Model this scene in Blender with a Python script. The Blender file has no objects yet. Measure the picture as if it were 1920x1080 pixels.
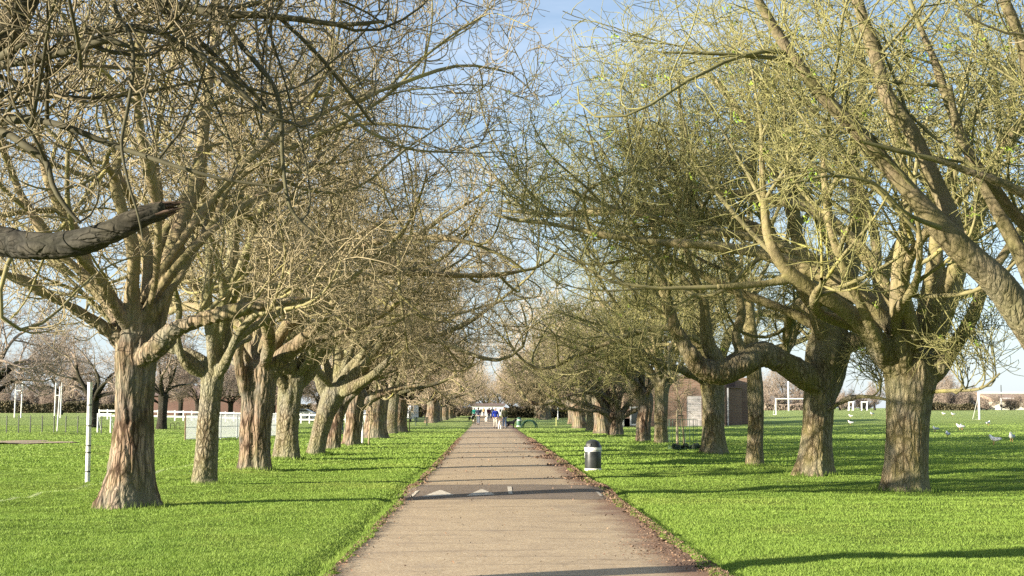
import bpy, bmesh, math, random
import numpy as np
from mathutils import Vector, Matrix, Euler
R = math.radians
rs = np.random.RandomState
sc = bpy.context.scene
COL = sc.collection
PI = math.pi

# ------------------------------------------------------------------ camera
CAMZ = 1.7
F = 2667.0
cam_d = bpy.data.cameras.new('camera'); cam = bpy.data.objects.new('camera', cam_d); COL.objects.link(cam)
cam_d.sensor_width = 36.0; cam_d.lens = 36.0 * F / 1920.0
cam_d.clip_start = 0.05; cam_d.clip_end = 6000
PITCH = math.atan(225 / F); YAW = math.atan(45 / F)
cam.location = (0, 0, CAMZ); cam.rotation_euler = (PI / 2 + PITCH, 0, -YAW)
sc.camera = cam
MR = Euler((PI / 2 + PITCH, 0, -YAW)).to_matrix()

def ray(px, py):
    return MR @ Vector(((px - 960) / F, (540 - py) / F, -1.0))

def sst(a, b, x):
    t = np.clip((np.asarray(x, float) - a) / (b - a), 0, 1)
    return t * t * (3 - 2 * t)

PL, PR = -1.6, 2.32          # path edges
HUMP = ((26.4, 0.0), (28.4, .085), (29.4, .085), (31.4, 0.0))

def Hbase(x, y):
    x = np.asarray(x, float); y = np.asarray(y, float)
    return 1.25 * sst(60, 240, y) * sst(12, 40, x) + 0.95 * sst(60, 240, y) * sst(14, 42, -x)

def Hhump(y):
    return np.interp(y, [h[0] for h in HUMP], [h[1] for h in HUMP])

def gz(x, y):
    return float(Hbase(x, y))

def at(px, py, hump=False):
    """the point of the ground seen at that pixel of the photograph"""
    d = ray(px, py)
    lo, hi = 5.0, 2000.0
    ys = np.geomspace(5, 2500, 4000)
    t = ys / d.y
    X = d.x * t; Z = CAMZ + d.z * t
    g = Hbase(X, ys) + (Hhump(ys) if hump else 0)
    k = np.argmax(Z <= g)
    y = ys[k] if Z[k] <= g[k] else 250.0
    t = y / d.y
    return Vector((d.x * t, y, float(Hbase(d.x * t, y)) + (float(Hhump(y)) if hump else 0)))

def pt(px, py, Y):
    d = ray(px, py)
    return Vector((d.x * Y / d.y, Y, CAMZ + d.z * Y / d.y))

# ------------------------------------------------------------------ tags
def tag(o, label=None, cat=None, group=None, kind=None):
    if label: o['label'] = label
    if cat: o['category'] = cat
    if group: o['group'] = group
    if kind: o['kind'] = kind
    return o

def empty(name, loc, label, cat, group=None, rz=0.0):
    o = bpy.data.objects.new(name, None); COL.objects.link(o)
    o.location = loc; o.rotation_euler = (0, 0, rz); o.empty_display_size = .2
    return tag(o, label, cat, group)

def link(name, me, parent=None, loc=None):
    o = bpy.data.objects.new(name, me); COL.objects.link(o)
    if parent: o.parent = parent
    if loc is not None: o.location = loc
    return o

def copy_tree(root, loc, rz=None, scale=None, label=None, group=None):
    r = root.copy(); COL.objects.link(r); r.location = loc
    if rz is not None: r.rotation_euler = (0, 0, rz)
    if scale is not None: r.scale = scale if hasattr(scale, '__len__') else (scale,) * 3
    if label: r['label'] = label
    if group: r['group'] = group
    for ch in list(root.children):
        c = ch.copy(); COL.objects.link(c); c.parent = r
        for g in list(ch.children):
            d = g.copy(); COL.objects.link(d); d.parent = c
    return r

# ------------------------------------------------------------------ node materials
class NT:
    def __init__(s, tree): s.t = tree; s.n = tree.nodes; s.l = tree.links
    def node(s, ty, **kw):
        n = s.n.new(ty)
        for k, v in kw.items():
            if k.startswith('i_'):
                key = k[2:]
                key = int(key) if key.isdigit() else key.replace('_', ' ')
                s.put(n.inputs[key], v)
            else: setattr(n, k, v)
        return n
    def put(s, sock, v):
        if hasattr(v, 'is_output') or isinstance(v, bpy.types.NodeSocket): s.l.new(v, sock)
        else:
            if hasattr(sock.default_value, '__len__') and not hasattr(v, '__len__'): v = (v,) * len(sock.default_value)
            if hasattr(sock.default_value, '__len__') and len(sock.default_value) == 4 and len(v) == 3: v = (*v, 1)
            sock.default_value = v
    def math(s, op, a, b=0.0, c=0.0, clamp=False):
        n = s.n.new('ShaderNodeMath'); n.operation = op; n.use_clamp = clamp
        s.put(n.inputs[0], a); s.put(n.inputs[1], b); s.put(n.inputs[2], c); return n.outputs[0]
    def mix(s, f, a, b, mode='MIX'):
        n = s.n.new('ShaderNodeMix'); n.data_type = 'RGBA'; n.blend_type = mode
        s.put(n.inputs[0], f); s.put(n.inputs[6], a); s.put(n.inputs[7], b); return n.outputs[2]
    def ramp(s, f, stops, interp='LINEAR'):
        n = s.n.new('ShaderNodeValToRGB'); n.color_ramp.interpolation = interp
        els = n.color_ramp.elements
        while len(els) < len(stops): els.new(0.5)
        for e, (p, c) in zip(els, stops):
            e.position = p; e.color = (*c, 1) if hasattr(c, '__len__') else (c, c, c, 1)
        s.l.new(f, n.inputs[0]); return n.outputs[0]
    def noise(s, vec, scale, detail=4, rough=.55, out=0, dist=0.0):
        n = s.n.new('ShaderNodeTexNoise'); s.l.new(vec, n.inputs['Vector'])
        n.inputs['Scale'].default_value = scale; n.inputs['Detail'].default_value = detail
        n.inputs['Roughness'].default_value = rough; n.inputs['Distortion'].default_value = dist
        return n.outputs[out]
    def voro(s, vec, scale, feat='F1', out='Distance', rnd=1.0):
        n = s.n.new('ShaderNodeTexVoronoi'); n.feature = feat; s.l.new(vec, n.inputs['Vector'])
        n.inputs['Scale'].default_value = scale; n.inputs['Randomness'].default_value = rnd
        return n.outputs[out]
    def pos(s): return s.n.new('ShaderNodeNewGeometry').outputs['Position']
    def obj(s): return s.n.new('ShaderNodeTexCoord').outputs['Object']
    def vscale(s, v, sc_, loc=(0, 0, 0)):
        n = s.n.new('ShaderNodeMapping'); s.l.new(v, n.inputs[0])
        n.inputs['Scale'].default_value = sc_; n.inputs['Location'].default_value = loc; return n.outputs[0]
    def sep(s, v):
        n = s.n.new('ShaderNodeSeparateXYZ'); s.l.new(v, n.inputs[0]); return n.outputs
    def bump(s, h, strength=.5, dist=.02):
        n = s.n.new('ShaderNodeBump'); s.l.new(h, n.inputs['Height'])
        n.inputs['Strength'].default_value = strength; n.inputs['Distance'].default_value = dist; return n.outputs[0]

def newmat(name):
    m = bpy.data.materials.new(name); m.use_nodes = True
    nt = NT(m.node_tree); nt.n.clear()
    b = nt.node('ShaderNodeBsdfPrincipled'); o = nt.node('ShaderNodeOutputMaterial')
    nt.l.new(b.outputs[0], o.inputs[0])
    b.inputs['Roughness'].default_value = .85
    b.inputs['Specular IOR Level'].default_value = .25
    return m, nt, b, o

def simple(name, col, rough=.6, metal=0.0, var=.12, scale=6.0, spec=.35):
    m, nt, b, o = newmat(name)
    n = nt.noise(nt.obj(), scale, 5, .6)
    c2 = tuple(max(0, c * (1 - 2.5 * var)) for c in col); c1 = tuple(min(1, c * (1 + var)) for c in col)
    nt.l.new(nt.ramp(n, [(.3, c2), (.6, c1)]), b.inputs['Base Color'])
    b.inputs['Roughness'].default_value = rough; b.inputs['Metallic'].default_value = metal
    b.inputs['Specular IOR Level'].default_value = spec
    return m

def m_bark(name, lightc, darkc, moss, mossamt, stretch=.14, sc_=8.0, vec=None, hz=(2.7, 4.3)):
    m, nt, b, o = newmat(name)
    p = nt.obj()
    warp = nt.noise(p, 1.3, 3, .5, out=1)
    pv = nt.mix(.09, p, warp, 'LINEAR_LIGHT')
    v = nt.vscale(pv, vec or (1, 1, stretch))
    f1 = nt.noise(v, sc_, 6, .65)
    cr = nt.voro(v, sc_ * .9, 'DISTANCE_TO_EDGE')
    cr2 = nt.voro(v, sc_ * 2.2, 'DISTANCE_TO_EDGE')
    crack = nt.ramp(cr, [(0.0, 0.0), (.16, .6), (.42, 1.0)])
    crack2 = nt.ramp(cr2, [(0.0, 0.35), (.08, .85), (.3, 1.0)])
    h = nt.math('MULTIPLY', nt.math('MULTIPLY', crack, crack2), nt.math('ADD', .5, nt.math('MULTIPLY', f1, .9)))
    mid = tuple((a * .62 + c * .38) for a, c in zip(lightc, darkc))
    colr = nt.ramp(h, [(.12, darkc), (.45, mid), (.85, lightc)])
    big = nt.noise(p, 1.1, 4, .6)
    grey = nt.mix(nt.ramp(big, [(.42, 0.0), (.62, .55)]), colr, tuple(c * .9 for c in (lightc[1], lightc[1], lightc[1] * .85)))
    mz = nt.noise(nt.vscale(p, (1, 1, .5)), 1.7, 5, .65)
    mo = nt.ramp(mz, [(.5 - mossamt * .22, 0.0), (.66, min(1.0, mossamt))])
    full = nt.mix(mo, grey, nt.mix(f1, tuple(c * .6 for c in moss), tuple(c * 1.3 for c in moss)))
    # higher up the bark turns smooth and olive with algae
    up = nt.math('MULTIPLY', nt.math('SUBTRACT', nt.math('ADD', nt.sep(p)[2], nt.math('MULTIPLY', nt.noise(p, 1.5, 3, .5), .8)), hz[0] + .4), 1 / (hz[1] - hz[0]), clamp=True)
    alg = nt.ramp(nt.noise(p, 2.3, 5, .65), [(.32, tuple(c * .85 for c in moss)), (.5, tuple(.5 * a + .55 * c for a, c in zip(lightc, moss))), (.68, tuple(c * .8 for c in lightc))])
    alg = nt.mix(nt.ramp(nt.noise(p, 14, 4, .7), [(.35, .45), (.6, 0.0)]), alg, tuple(c * .55 for c in moss))
    full = nt.mix(nt.math('MULTIPLY', up, .85), full, alg)
    nt.l.new(full, b.inputs['Base Color'])
    h = nt.math('MULTIPLY', h, nt.math('SUBTRACT', 1.0, nt.math('MULTIPLY', up, .93)))
    h = nt.math('ADD', h, nt.math('MULTIPLY', nt.noise(p, 7, 6, .65), nt.math('MULTIPLY', up, .45)))
    hh = nt.math('ADD', h, nt.math('MULTIPLY', nt.noise(p, sc_ * 3, 3, .6), .18))
    nt.l.new(nt.bump(hh, .9, .045), b.inputs['Normal'])
    b.inputs['Roughness'].default_value = .95; b.inputs['Specular IOR Level'].default_value = .1
    return m

def m_twig(name, c1, c2, c3, scale=.9):
    m, nt, b, o = newmat(name)
    p = nt.pos()
    n = nt.noise(p, scale, 5, .65); n2 = nt.noise(p, 9.0, 3, .6)
    a = nt.ramp(n, [(.35, c1), (.55, c2), (.72, c3)])
    nt.l.new(nt.mix(nt.ramp(n2, [(.35, 0.0), (.7, .45)]), a, tuple(min(1, c * 1.55) for c in c2)), b.inputs['Base Color'])
    b.inputs['Roughness'].default_value = .8; b.inputs['Specular IOR Level'].default_value = .2
    return m

BARK_L = m_bark('bark_furrowed', (.35, .25, .175), (.055, .035, .023), (.25, .235, .10), .35)
BARK_L2 = m_bark('bark_plated', (.35, .295, .20), (.085, .065, .04), (.27, .26, .11), .55, .45, 12)
BARK_R = m_bark('bark_smooth', (.37, .29, .185), (.085, .062, .038), (.23, .21, .075), .7, .3, 10)
BARK_N = m_bark('bark_brown', (.29, .225, .15), (.08, .06, .04), (.15, .14, .055), .6, .3, 10)
BARK_D = m_bark('bark_dark_shaded', (.085, .072, .056), (.02, .017, .014), (.06, .06, .03), .3, vec=(.22, 1, 1))  # shade on the near left tree painted in as near-black; field trees reuse it
LIMB = m_twig('limb_bark', (.15, .132, .07), (.22, .195, .095), (.36, .32, .07))
TWIG_L = m_twig('twig_bark', (.235, .195, .115), (.32, .265, .16), (.29, .26, .105))
TWIG_D = m_twig('twig_bark_shaded', (.15, .125, .08), (.21, .175, .11), (.19, .18, .08))  # twig colour darkened to match the painted shade of the near left tree
LIMB_R = m_twig('limb_bark_olive', (.13, .12, .055), (.19, .175, .075), (.30, .28, .07))
LIMB_D = m_twig('limb_bark_shaded', (.055, .05, .032), (.085, .078, .046), (.10, .10, .04))  # shade on the near left tree's limbs painted into the colour
TWIG_R = m_twig('twig_bark_green', (.19, .18, .075), (.245, .23, .095), (.31, .30, .075))
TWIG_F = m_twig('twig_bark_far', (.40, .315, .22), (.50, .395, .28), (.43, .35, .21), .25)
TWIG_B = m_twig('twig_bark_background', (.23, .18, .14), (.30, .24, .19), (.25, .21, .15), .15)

# ------------------------------------------------------------------ numpy meshes
def mesh_np(name, V, Q, mats, midx=None, smooth=True):
    V = np.ascontiguousarray(V, np.float32); Q = np.ascontiguousarray(Q, np.int32)
    me = bpy.data.meshes.new(name); k = Q.shape[1]; n = len(Q)
    me.vertices.add(len(V)); me.vertices.foreach_set('co', V.ravel())
    me.loops.add(n * k); me.loops.foreach_set('vertex_index', Q.ravel())
    me.polygons.add(n); me.polygons.foreach_set('loop_start', np.arange(0, n * k, k, dtype=np.int32))
    try: me.polygons.foreach_set('loop_total', np.full(n, k, np.int32))
    except Exception: pass
    for m in mats: me.materials.append(m)
    if midx is not None: me.polygons.foreach_set('material_index', np.ascontiguousarray(midx, np.int32))
    if smooth: me.polygons.foreach_set('use_smooth', np.ones(n, bool))
    me.update(calc_edges=True); me.validate()
    return me

def h3(ix, iy, iz):
    n = (ix * 374761393 + iy * 668265263 + iz * 2147483647 * 3) & 0xffffffff
    n = ((n ^ (n >> 13)) * 1274126177) & 0xffffffff
    return ((n ^ (n >> 16)) & 0xffff) / 65535.0

def vnoise(P):
    P = np.asarray(P, float); I = np.floor(P).astype(np.int64); f = P - I; f = f * f * (3 - 2 * f)
    r = 0
    for a in (0, 1):
        for b in (0, 1):
            for c in (0, 1):
                w = (f[:, 0] if a else 1 - f[:, 0]) * (f[:, 1] if b else 1 - f[:, 1]) * (f[:, 2] if c else 1 - f[:, 2])
                r = r + w * h3(I[:, 0] + a, I[:, 1] + b, I[:, 2] + c)
    return r * 2 - 1

def norm(a): return a / (np.linalg.norm(a, axis=-1, keepdims=True) + 1e-9)

def grow(S, D, L, nseg, wob, trop, rng, env=None, tip=0.0):
    N = len(S); P = np.zeros((N, nseg + 1, 3)); P[:, 0] = S; d = norm(D.copy()); st = (L / nseg)[:, None]
    curl = rng.randn(N, 3) * wob * .9
    for k in range(nseg):
        curl = .82 * curl + .55 * wob * rng.randn(N, 3); d = d + curl + .25 * wob * rng.randn(N, 3)
        d[:, 2] += trop + tip * (k / nseg)
        if env is not None:
            c, r, zmin = env
            q = (P[:, k] - c) / r; m = np.linalg.norm(q, axis=1)
            pull = np.clip((m - .88) * 4, 0, 2)[:, None]
            d = d - pull * norm(q / r) * .8
            low = np.clip((zmin + .3 - P[:, k, 2]) * .6, 0, .5) * (S[:, 2] > zmin - .3); d[:, 2] += low
        d = norm(d); P[:, k + 1] = P[:, k] + d * st
    return P

def spawn(P, Rr, per, t0, ang, rng, t1=1.0):
    N, S1, _ = P.shape
    n = N * per; par = np.repeat(np.arange(N), per)
    t = (t0 + (t1 - t0) * ((np.tile(np.arange(per), N) + rng.rand(n)) / per)) * (S1 - 1) * .9999
    i = t.astype(int); f = (t - i)[:, None]
    A = P[par, i]; B = P[par, i + 1]; S = A * (1 - f) + B * f; T = norm(B - A)
    rad = Rr[par, i] * (1 - f[:, 0]) + Rr[par, i + 1] * f[:, 0]
    q = norm(rng.randn(n, 3)); pp = norm(q - (q * T).sum(1, keepdims=True) * T)
    a = (ang[0] + (ang[1] - ang[0]) * rng.rand(n))[:, None]
    return S, norm(T * np.cos(a) + pp * np.sin(a)), rad, t / (S1 - 1)

def tubes(P, Rr, k):
    """rings of k points along every polyline; returns verts, quads"""
    N, S1, _ = P.shape
    T = np.zeros_like(P); T[:, 1:-1] = P[:, 2:] - P[:, :-2]; T[:, 0] = P[:, 1] - P[:, 0]; T[:, -1] = P[:, -1] - P[:, -2]
    T = norm(T)
    U = np.zeros_like(P)
    ref = np.where(np.abs(T[:, 0, 2:3]) < .9, np.array([[0, 0, 1.]]), np.array([[1., 0, 0]]))
    u = norm(np.cross(T[:, 0], ref)); U[:, 0] = u
    for s in range(1, S1):
        u = norm(u - (u * T[:, s]).sum(1, keepdims=True) * T[:, s]); U[:, s] = u
    W = np.cross(T, U)
    a = np.arange(k) * 2 * PI / k
    V = P[:, :, None] + Rr[:, :, None, None] * (np.cos(a)[None, None, :, None] * U[:, :, None] + np.sin(a)[None, None, :, None] * W[:, :, None])
    idx = np.arange(N * S1 * k).reshape(N, S1, k)
    a0 = idx[:, :-1]; b0 = idx[:, 1:]
    Q = np.stack([a0, np.roll(a0, -1, 2), np.roll(b0, -1, 2), b0], -1).reshape(-1, 4)
    return V.reshape(-1, 3), Q

class Acc:
    def __init__(s): s.V = []; s.Q = []; s.M = []; s.n = 0
    def add(s, P, Rr, k, mi):
        if len(P) == 0: return
        v, q = tubes(P, Rr, k); s.V.append(v); s.Q.append(q + s.n); s.M.append(np.full(len(q), mi)); s.n += len(v)
    def mesh(s, name, mats):
        return mesh_np(name, np.concatenate(s.V), np.concatenate(s.Q), mats, np.concatenate(s.M))

def smooth_line(pts, rad, n):
    pts = np.array(pts, float); rad = np.array(rad, float)
    P = np.vstack([2 * pts[0] - pts[1], pts, 2 * pts[-1] - pts[-2]])
    seg = np.linalg.norm(np.diff(pts, axis=0), axis=1); cum = np.r_[0, np.cumsum(seg)]
    t = np.linspace(0, cum[-1], n + 1); out = []
    for x in t:
        i = min(len(pts) - 2, int(np.searchsorted(cum, x, side='right') - 1)); f = (x - cum[i]) / max(seg[i], 1e-6)
        p0, p1, p2, p3 = P[i], P[i + 1], P[i + 2], P[i + 3]
        out.append(.5 * (2 * p1 + (p2 - p0) * f + (2 * p0 - 5 * p1 + 4 * p2 - p3) * f * f + (3 * p1 - p0 - 3 * p2 + p3) * f ** 3))
    return np.array(out), np.interp(t, cum, rad)

def leafy(points, name, mat, rng, per=6, size=.05):
    n = len(points) * per
    c = np.repeat(points, per, 0) + rng.randn(n, 3) * size * .7
    d = norm(rng.randn(n, 3) + np.array([0, 0, .5])); e = norm(np.cross(d, rng.randn(n, 3)))
    s = size * (.6 + .8 * rng.rand(n))[:, None]
    V = np.stack([c, c + d * s * .6 + e * s * .28, c + d * s * 1.3, c + d * s * .6 - e * s * .28], 1).reshape(-1, 3)
    return mesh_np(name, V, np.arange(n * 4).reshape(-1, 4), [mat], smooth=False)

def crown_mesh(name, limbsP, limbsR, env, seed, per=(7, 7, 7, 1), mats=(None, None), thick=1.0, lenf=1.0, fade0=.33, short=1.0, r1=1.0, tubeR=None):
    """limbs -> branches -> twigs; every level is grown at once"""
    rng = rs(seed); acc = Acc()
    for Pl, Rl in zip(limbsP, tubeR or limbsR): acc.add(Pl[None], np.maximum(Rl[None], .006), 10, 0)
    nmax = 20
    LP = []; LR = []
    for Pl, Rl in zip(limbsP, limbsR):
        p, r = smooth_line(Pl, Rl, nmax); LP.append(p); LR.append(r)
    LP = np.array(LP); LR = np.array(LR)
    lenL = np.linalg.norm(np.diff(LP, axis=1), axis=2).sum(1)
    S, D, rad, t = spawn(LP, LR, per[0], fade0, (.5, 1.15), rng)
    ll = lenL[np.repeat(np.arange(len(LP)), per[0])]
    kp = rng.rand(len(S)) < np.clip(np.repeat(LR[:, 0], per[0]) / .07, .25, 1); S = S[kp]; D = D[kp]; rad = rad[kp]; ll = ll[kp]
    L = (1.4 + 2.6 * rng.rand(len(S))) * lenf * np.clip(ll / 4.5, .35, 1.15)
    P1 = grow(S, D, L, 11, .135, .05, rng, env, .03)
    kp = (P1[:, :, 2].min(1) > env[2] - .8) | ((rad < .05) & (S[:, 2] < env[2] - .6)); P1 = P1[kp]; rad = rad[kp]; L = L[kp]
    r0 = np.minimum(rad * .62, (.018 + .014 * L) * r1)[:, None]
    R1 = r0 * np.linspace(1, .28, 12)[None]
    acc.add(P1, np.maximum(R1, .009 * thick), 6, 0)
    S, D, rad, t = spawn(P1, R1, per[1], .12, (.5, 1.2), rng)
    L = (.6 + 1.1 * rng.rand(len(S))) * lenf * short
    P2 = grow(S, D, L, 8, .20, .0, rng, env, .12)
    r0 = np.clip(rad * .7, .010 * thick, .018 * thick)[:, None]
    R2 = r0 * np.linspace(1, .5, 9)[None]
    acc.add(P2, R2, 4, 1)
    S, D, rad, t = spawn(P2, R2, per[2], .1, (.6, 1.3), rng)
    L = (.35 + .65 * rng.rand(len(S))) * short
    P3 = grow(S, D, L, 6, .27, .0, rng, None, .3)
    R3 = np.full((len(P3), 1), .0078 * thick) * np.linspace(1, .7, 7)[None]
    acc.add(P3, R3, 3, 1)
    if per[3]:
        S, D, rad, t = spawn(P3, R3, per[3], .3, (.6, 1.2), rng)
        L = (.12 + .22 * rng.rand(len(S))) * short
        P4 = grow(S, D, L, 3, .32, .12, rng, None, .3)
        R4 = np.full((len(P4), 1), .0062 * thick) * np.array([[1, .85, .85, 1.4]])
        acc.add(P4, R4, 3, 1)
    return acc.mesh(name, list(mats)), P3[:, -1]

def auto_limbs(fork, n, r0, env, rng, L=(5.5, 8.5), el=(.35, 1.2), az0=None, spread=.25):
    outP = []; outR = []
    a0 = rng.rand() * 6.28 if az0 is None else az0
    for i in range(n):
        a = a0 + i * 2.399 + .3 * rng.randn(); e = el[0] + (el[1] - el[0]) * rng.rand()
        D = np.array([[math.cos(a) * math.cos(e), math.sin(a) * math.cos(e), math.sin(e)]])
        S = fork + D[0] * np.array([spread, spread, .15]) + np.array([0, 0, -.15 + .35 * rng.rand()])
        l = L[0] + (L[1] - L[0]) * rng.rand()
        P = grow(S[None], D, np.array([l]), 18, .11, .015, rng, env)[0]
        r = r0 * (.62 + .5 * rng.rand())
        outP.append(P); outR.append(r * np.linspace(1, .13, 19) ** .8)
    return outP, outR

def lobed(P, Rr, k, lobes, amp, twist, seed, flare=0.0):
    """trunk rings with buttress folds"""
    rng = rs(seed); ph = rng.rand(4) * 6.28
    v, q = tubes(P[None], Rr[None], k)
    v = v.reshape(len(P), k, 3); c = P[:, None]
    a = np.arange(k) / k * 2 * PI
    hgt = np.linspace(0, 1, len(P))[:, None]
    f = 1 + amp * (np.sin(lobes * a[None] + ph[0] + twist * hgt) * .6 + np.sin((lobes * 2 + 1) * a[None] + ph[1] + 1.5 * twist * hgt) * .35 + np.sin(2 * a[None] + ph[2]) * .5)
    f = f * (1 + flare * np.exp(-hgt * len(P) * .42) * (1 + .5 * np.sin((lobes + 1) * a[None] + ph[3])))
    v = c + (v - c) * f[..., None]
    return v.reshape(-1, 3), q

def capped(v, q, rings, k):
    """close both ends of one tube (quads onto a centre line would fold; use fans of quads with doubled centre)"""
    n = len(v); c0 = v[:k].mean(0); c1 = v[-k:].mean(0)
    V = np.vstack([v, c0, c1]); last = (rings - 1) * k
    tri = []
    for i in range(k):
        tri.append((n, (i + 1) % k, i)); tri.append((n + 1, last + i, last + (i + 1) % k))
    return V, q.tolist() + [list(t) for t in tri]

def remeshed(name, parts, voxel, mat, bark_amp=.02, seed=0, fork_z=3.0):
    """parts: (P,R,lobed?) tubes fused into one skin and given furrows"""
    V = []; Fc = []; n = 0
    for (P, Rr, lob) in parts:
        if lob: k = 40; v, q = lobed(P, Rr, k, lob['lobes'], lob['amp'], lob['twist'], seed, lob.get('flare', .1))
        else: k = 14; v, q = tubes(P[None], Rr[None], k)
        v, fc = capped(v, q, len(P), k)
        V.append(v); Fc += [[i + n for i in f] for f in fc]; n += len(v)
    me = bpy.data.meshes.new('tmp'); me.from_pydata(np.vstack(V).tolist(), [], Fc)
    o = bpy.data.objects.new('tmp', me); COL.objects.link(o)
    m = o.modifiers.new('r', 'REMESH'); m.mode = 'VOXEL'; m.voxel_size = voxel; m.adaptivity = 0
    s = o.modifiers.new('s', 'SMOOTH'); s.iterations = 6; s.factor = .5
    dg = bpy.context.evaluated_depsgraph_get(); dg.update()
    out = bpy.data.meshes.new_from_object(o.evaluated_get(dg)); out.name = name
    bpy.data.objects.remove(o); bpy.data.meshes.remove(me)
    nv = len(out.vertices); co = np.zeros(nv * 3, np.float32); out.vertices.foreach_get('co', co); co = co.reshape(-1, 3).astype(float)
    nr = np.zeros(nv * 3, np.float32); out.vertices.foreach_get('normal', nr); nr = nr.reshape(-1, 3)
    off = seed * 7.3
    wz = co[:, 2:3]; tw = co + np.hstack([.12 * np.sin(wz * 1.3 + off), .12 * np.cos(wz * 1.1 + off), 0 * wz])
    a = vnoise(tw * np.array([6.5, 6.5, .9]) + off); b = vnoise(tw * np.array([14, 14, 2.4]) + off + 9); c = vnoise(tw * np.array([2.2, 2.2, 1.2]) + 3 + off)
    ridge = (1 - np.abs(a)) * 1.0 + (1 - np.abs(b)) * .45
    w = np.clip(1.05 - np.maximum(co[:, 2] - fork_z, 0) * .9, .1, 1)
    d = bark_amp * ((ridge - .95) * w) + .022 * c * (bark_amp / .03) + .006 * vnoise(co * 30)
    co = co + nr * d[:, None]
    out.vertices.foreach_set('co', co.astype(np.float32).ravel())
    out.materials.clear(); out.materials.append(mat)
    out.polygons.foreach_set('use_smooth', np.ones(len(out.polygons), bool)); out.update()
    return out

NEWLEAF, _nt, _b, _o = newmat('young_leaf')
_n = _nt.noise(_nt.pos(), 3.0); _nt.l.new(_nt.ramp(_n, [(.3, (.16, .26, .03)), (.7, (.33, .42, .06))]), _b.inputs['Base Color'])
BROKEN = simple('torn_wood', (.62, .42, .24), .8)

GL = 'chestnut trees in the row left of the path'
GR = 'chestnut trees in the row right of the path'

WS = {31: .80, 32: .74, 22: .95}
def pxtree(label, group, trunk, limbs, seed, n_auto=6, bark=None, twig=None, env=((0, 0, 7.8), (6.2, 5.4, 6.4), 2.6), amp=.03,
           lobes=dict(lobes=5, amp=.10, twist=1.2, flare=.22), voxel=.03, per=(7, 7, 7, 1), leaves=0, autoL=(5, 8), auto_el=(.5, 1.25),
           thick=.97, r1=.75, limbm=None, side=0, auto_r=None, name='horse_chestnut_tree', Y=None, cont=True, stubs=(), lenf=1.0):
    Y0 = Y
    base = at(trunk[0][0], trunk[0][1] - 3) if Y is None else Vector((pt(trunk[0][0], 765, Y).x, Y, gz(0, Y)))
    Y = base.y; mpp = Y / F
    B = np.array(base)
    root = empty(name, base, label, 'tree', group)
    rng = rs(seed); side = 0 if Y0 is not None else (1 if group == GL else -1)
    tp = [np.array(pt(p[0], p[1], Y)) - B for p in trunk]; tr = [p[2] * .465 * mpp for p in trunk]
    tp[0][2] = -.15
    P, Rr = smooth_line(tp, tr, 22)
    parts = [(np.vstack([P, P[-1] + [0, 0, .35 * Rr[-1]], P[-1] + [0, 0, .6 * Rr[-1]], P[-1] + [0, 0, .75 * Rr[-1]]]), np.r_[Rr, Rr[-1] * .86, Rr[-1] * .55, Rr[-1] * .15], lobes)]
    LP = []; LR = []
    for lb in limbs:
        pts = [np.array(pt(q[0], q[1], Y + q[3])) - B for q in lb]; rr = [q[2] * .5 * mpp * WS.get(seed, .87) for q in lb]
        p, r = smooth_line(pts, rr, max(10, len(lb) * 4))
        if cont and lb[-1][1] < 560 and r[-1] > .03:
            ext = grow(p[-1:], (p[-1] - p[-2])[None], np.array([2.5 + 2 * rng.rand()]), 10, .12, .05, rng, (np.array(env[0], float), np.array(env[1], float), env[2]))[0]
            p = np.vstack([p, ext[1:]]); r = np.r_[r, np.linspace(r[-1], .015, 11)[1:]]
        LP.append(p); LR.append(r)
    fork = P[-2]
    e = (np.array(env[0], float), np.array(env[1], float), env[2])
    aP, aR = auto_limbs(fork, n_auto, auto_r or max(tr[-1] * .42, .07), e, rng, autoL, auto_el, spread=tr[-1] * .6)
    LP += aP; LR += aR
    if side:
        for q in range(3):
            a = (0 if side > 0 else PI) + (-.7, 0, .7)[q] + .25 * rng.randn(); el_ = .80 + .35 * rng.rand()
            D = np.array([[math.cos(a) * math.cos(el_), math.sin(a) * math.cos(el_), math.sin(el_)]])
            P_ = grow((fork + [0, 0, .3 * q])[None], D, np.array([9.6]), 18, .10, -.025, rng, e)[0]
            LP.append(P_); LR.append(max(tr[-1] * .36, .07) * np.linspace(1, .12, 19) ** .8)
    TR = []
    for p, r in zip(LP, LR):
        k = int((r > max(.045, voxel * 1.7)).sum())
        if k >= 5:
            rb = r[:k].copy(); rb[:4] *= np.array([.55, .78, .92, .98]); parts.append((p[:k], rb, None))
        j = np.arange(len(r)); TR.append(r * (np.interp(j, [0, k - 3, k + .5], [.45, .62, .97]) if k >= 5 else .97))
    trunk_me = remeshed('trunk', parts, voxel, bark or BARK_L, amp, seed, fork[2])
    link('trunk', trunk_me, root)
    cm, tips = crown_mesh('crown', LP, LR, e, seed + 100, per, (limbm or LIMB, twig or TWIG_L), thick, lenf, r1=r1, tubeR=TR)
    link('crown', cm, root)
    if leaves:
        sel = tips[rng.choice(len(tips), leaves, replace=False)]
        sel = sel[(sel[:, 2] > 2.5)]
        link('young_leaves', leafy(sel, 'young_leaves', NEWLEAF, rng, 12, .042), root)
    return root

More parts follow.
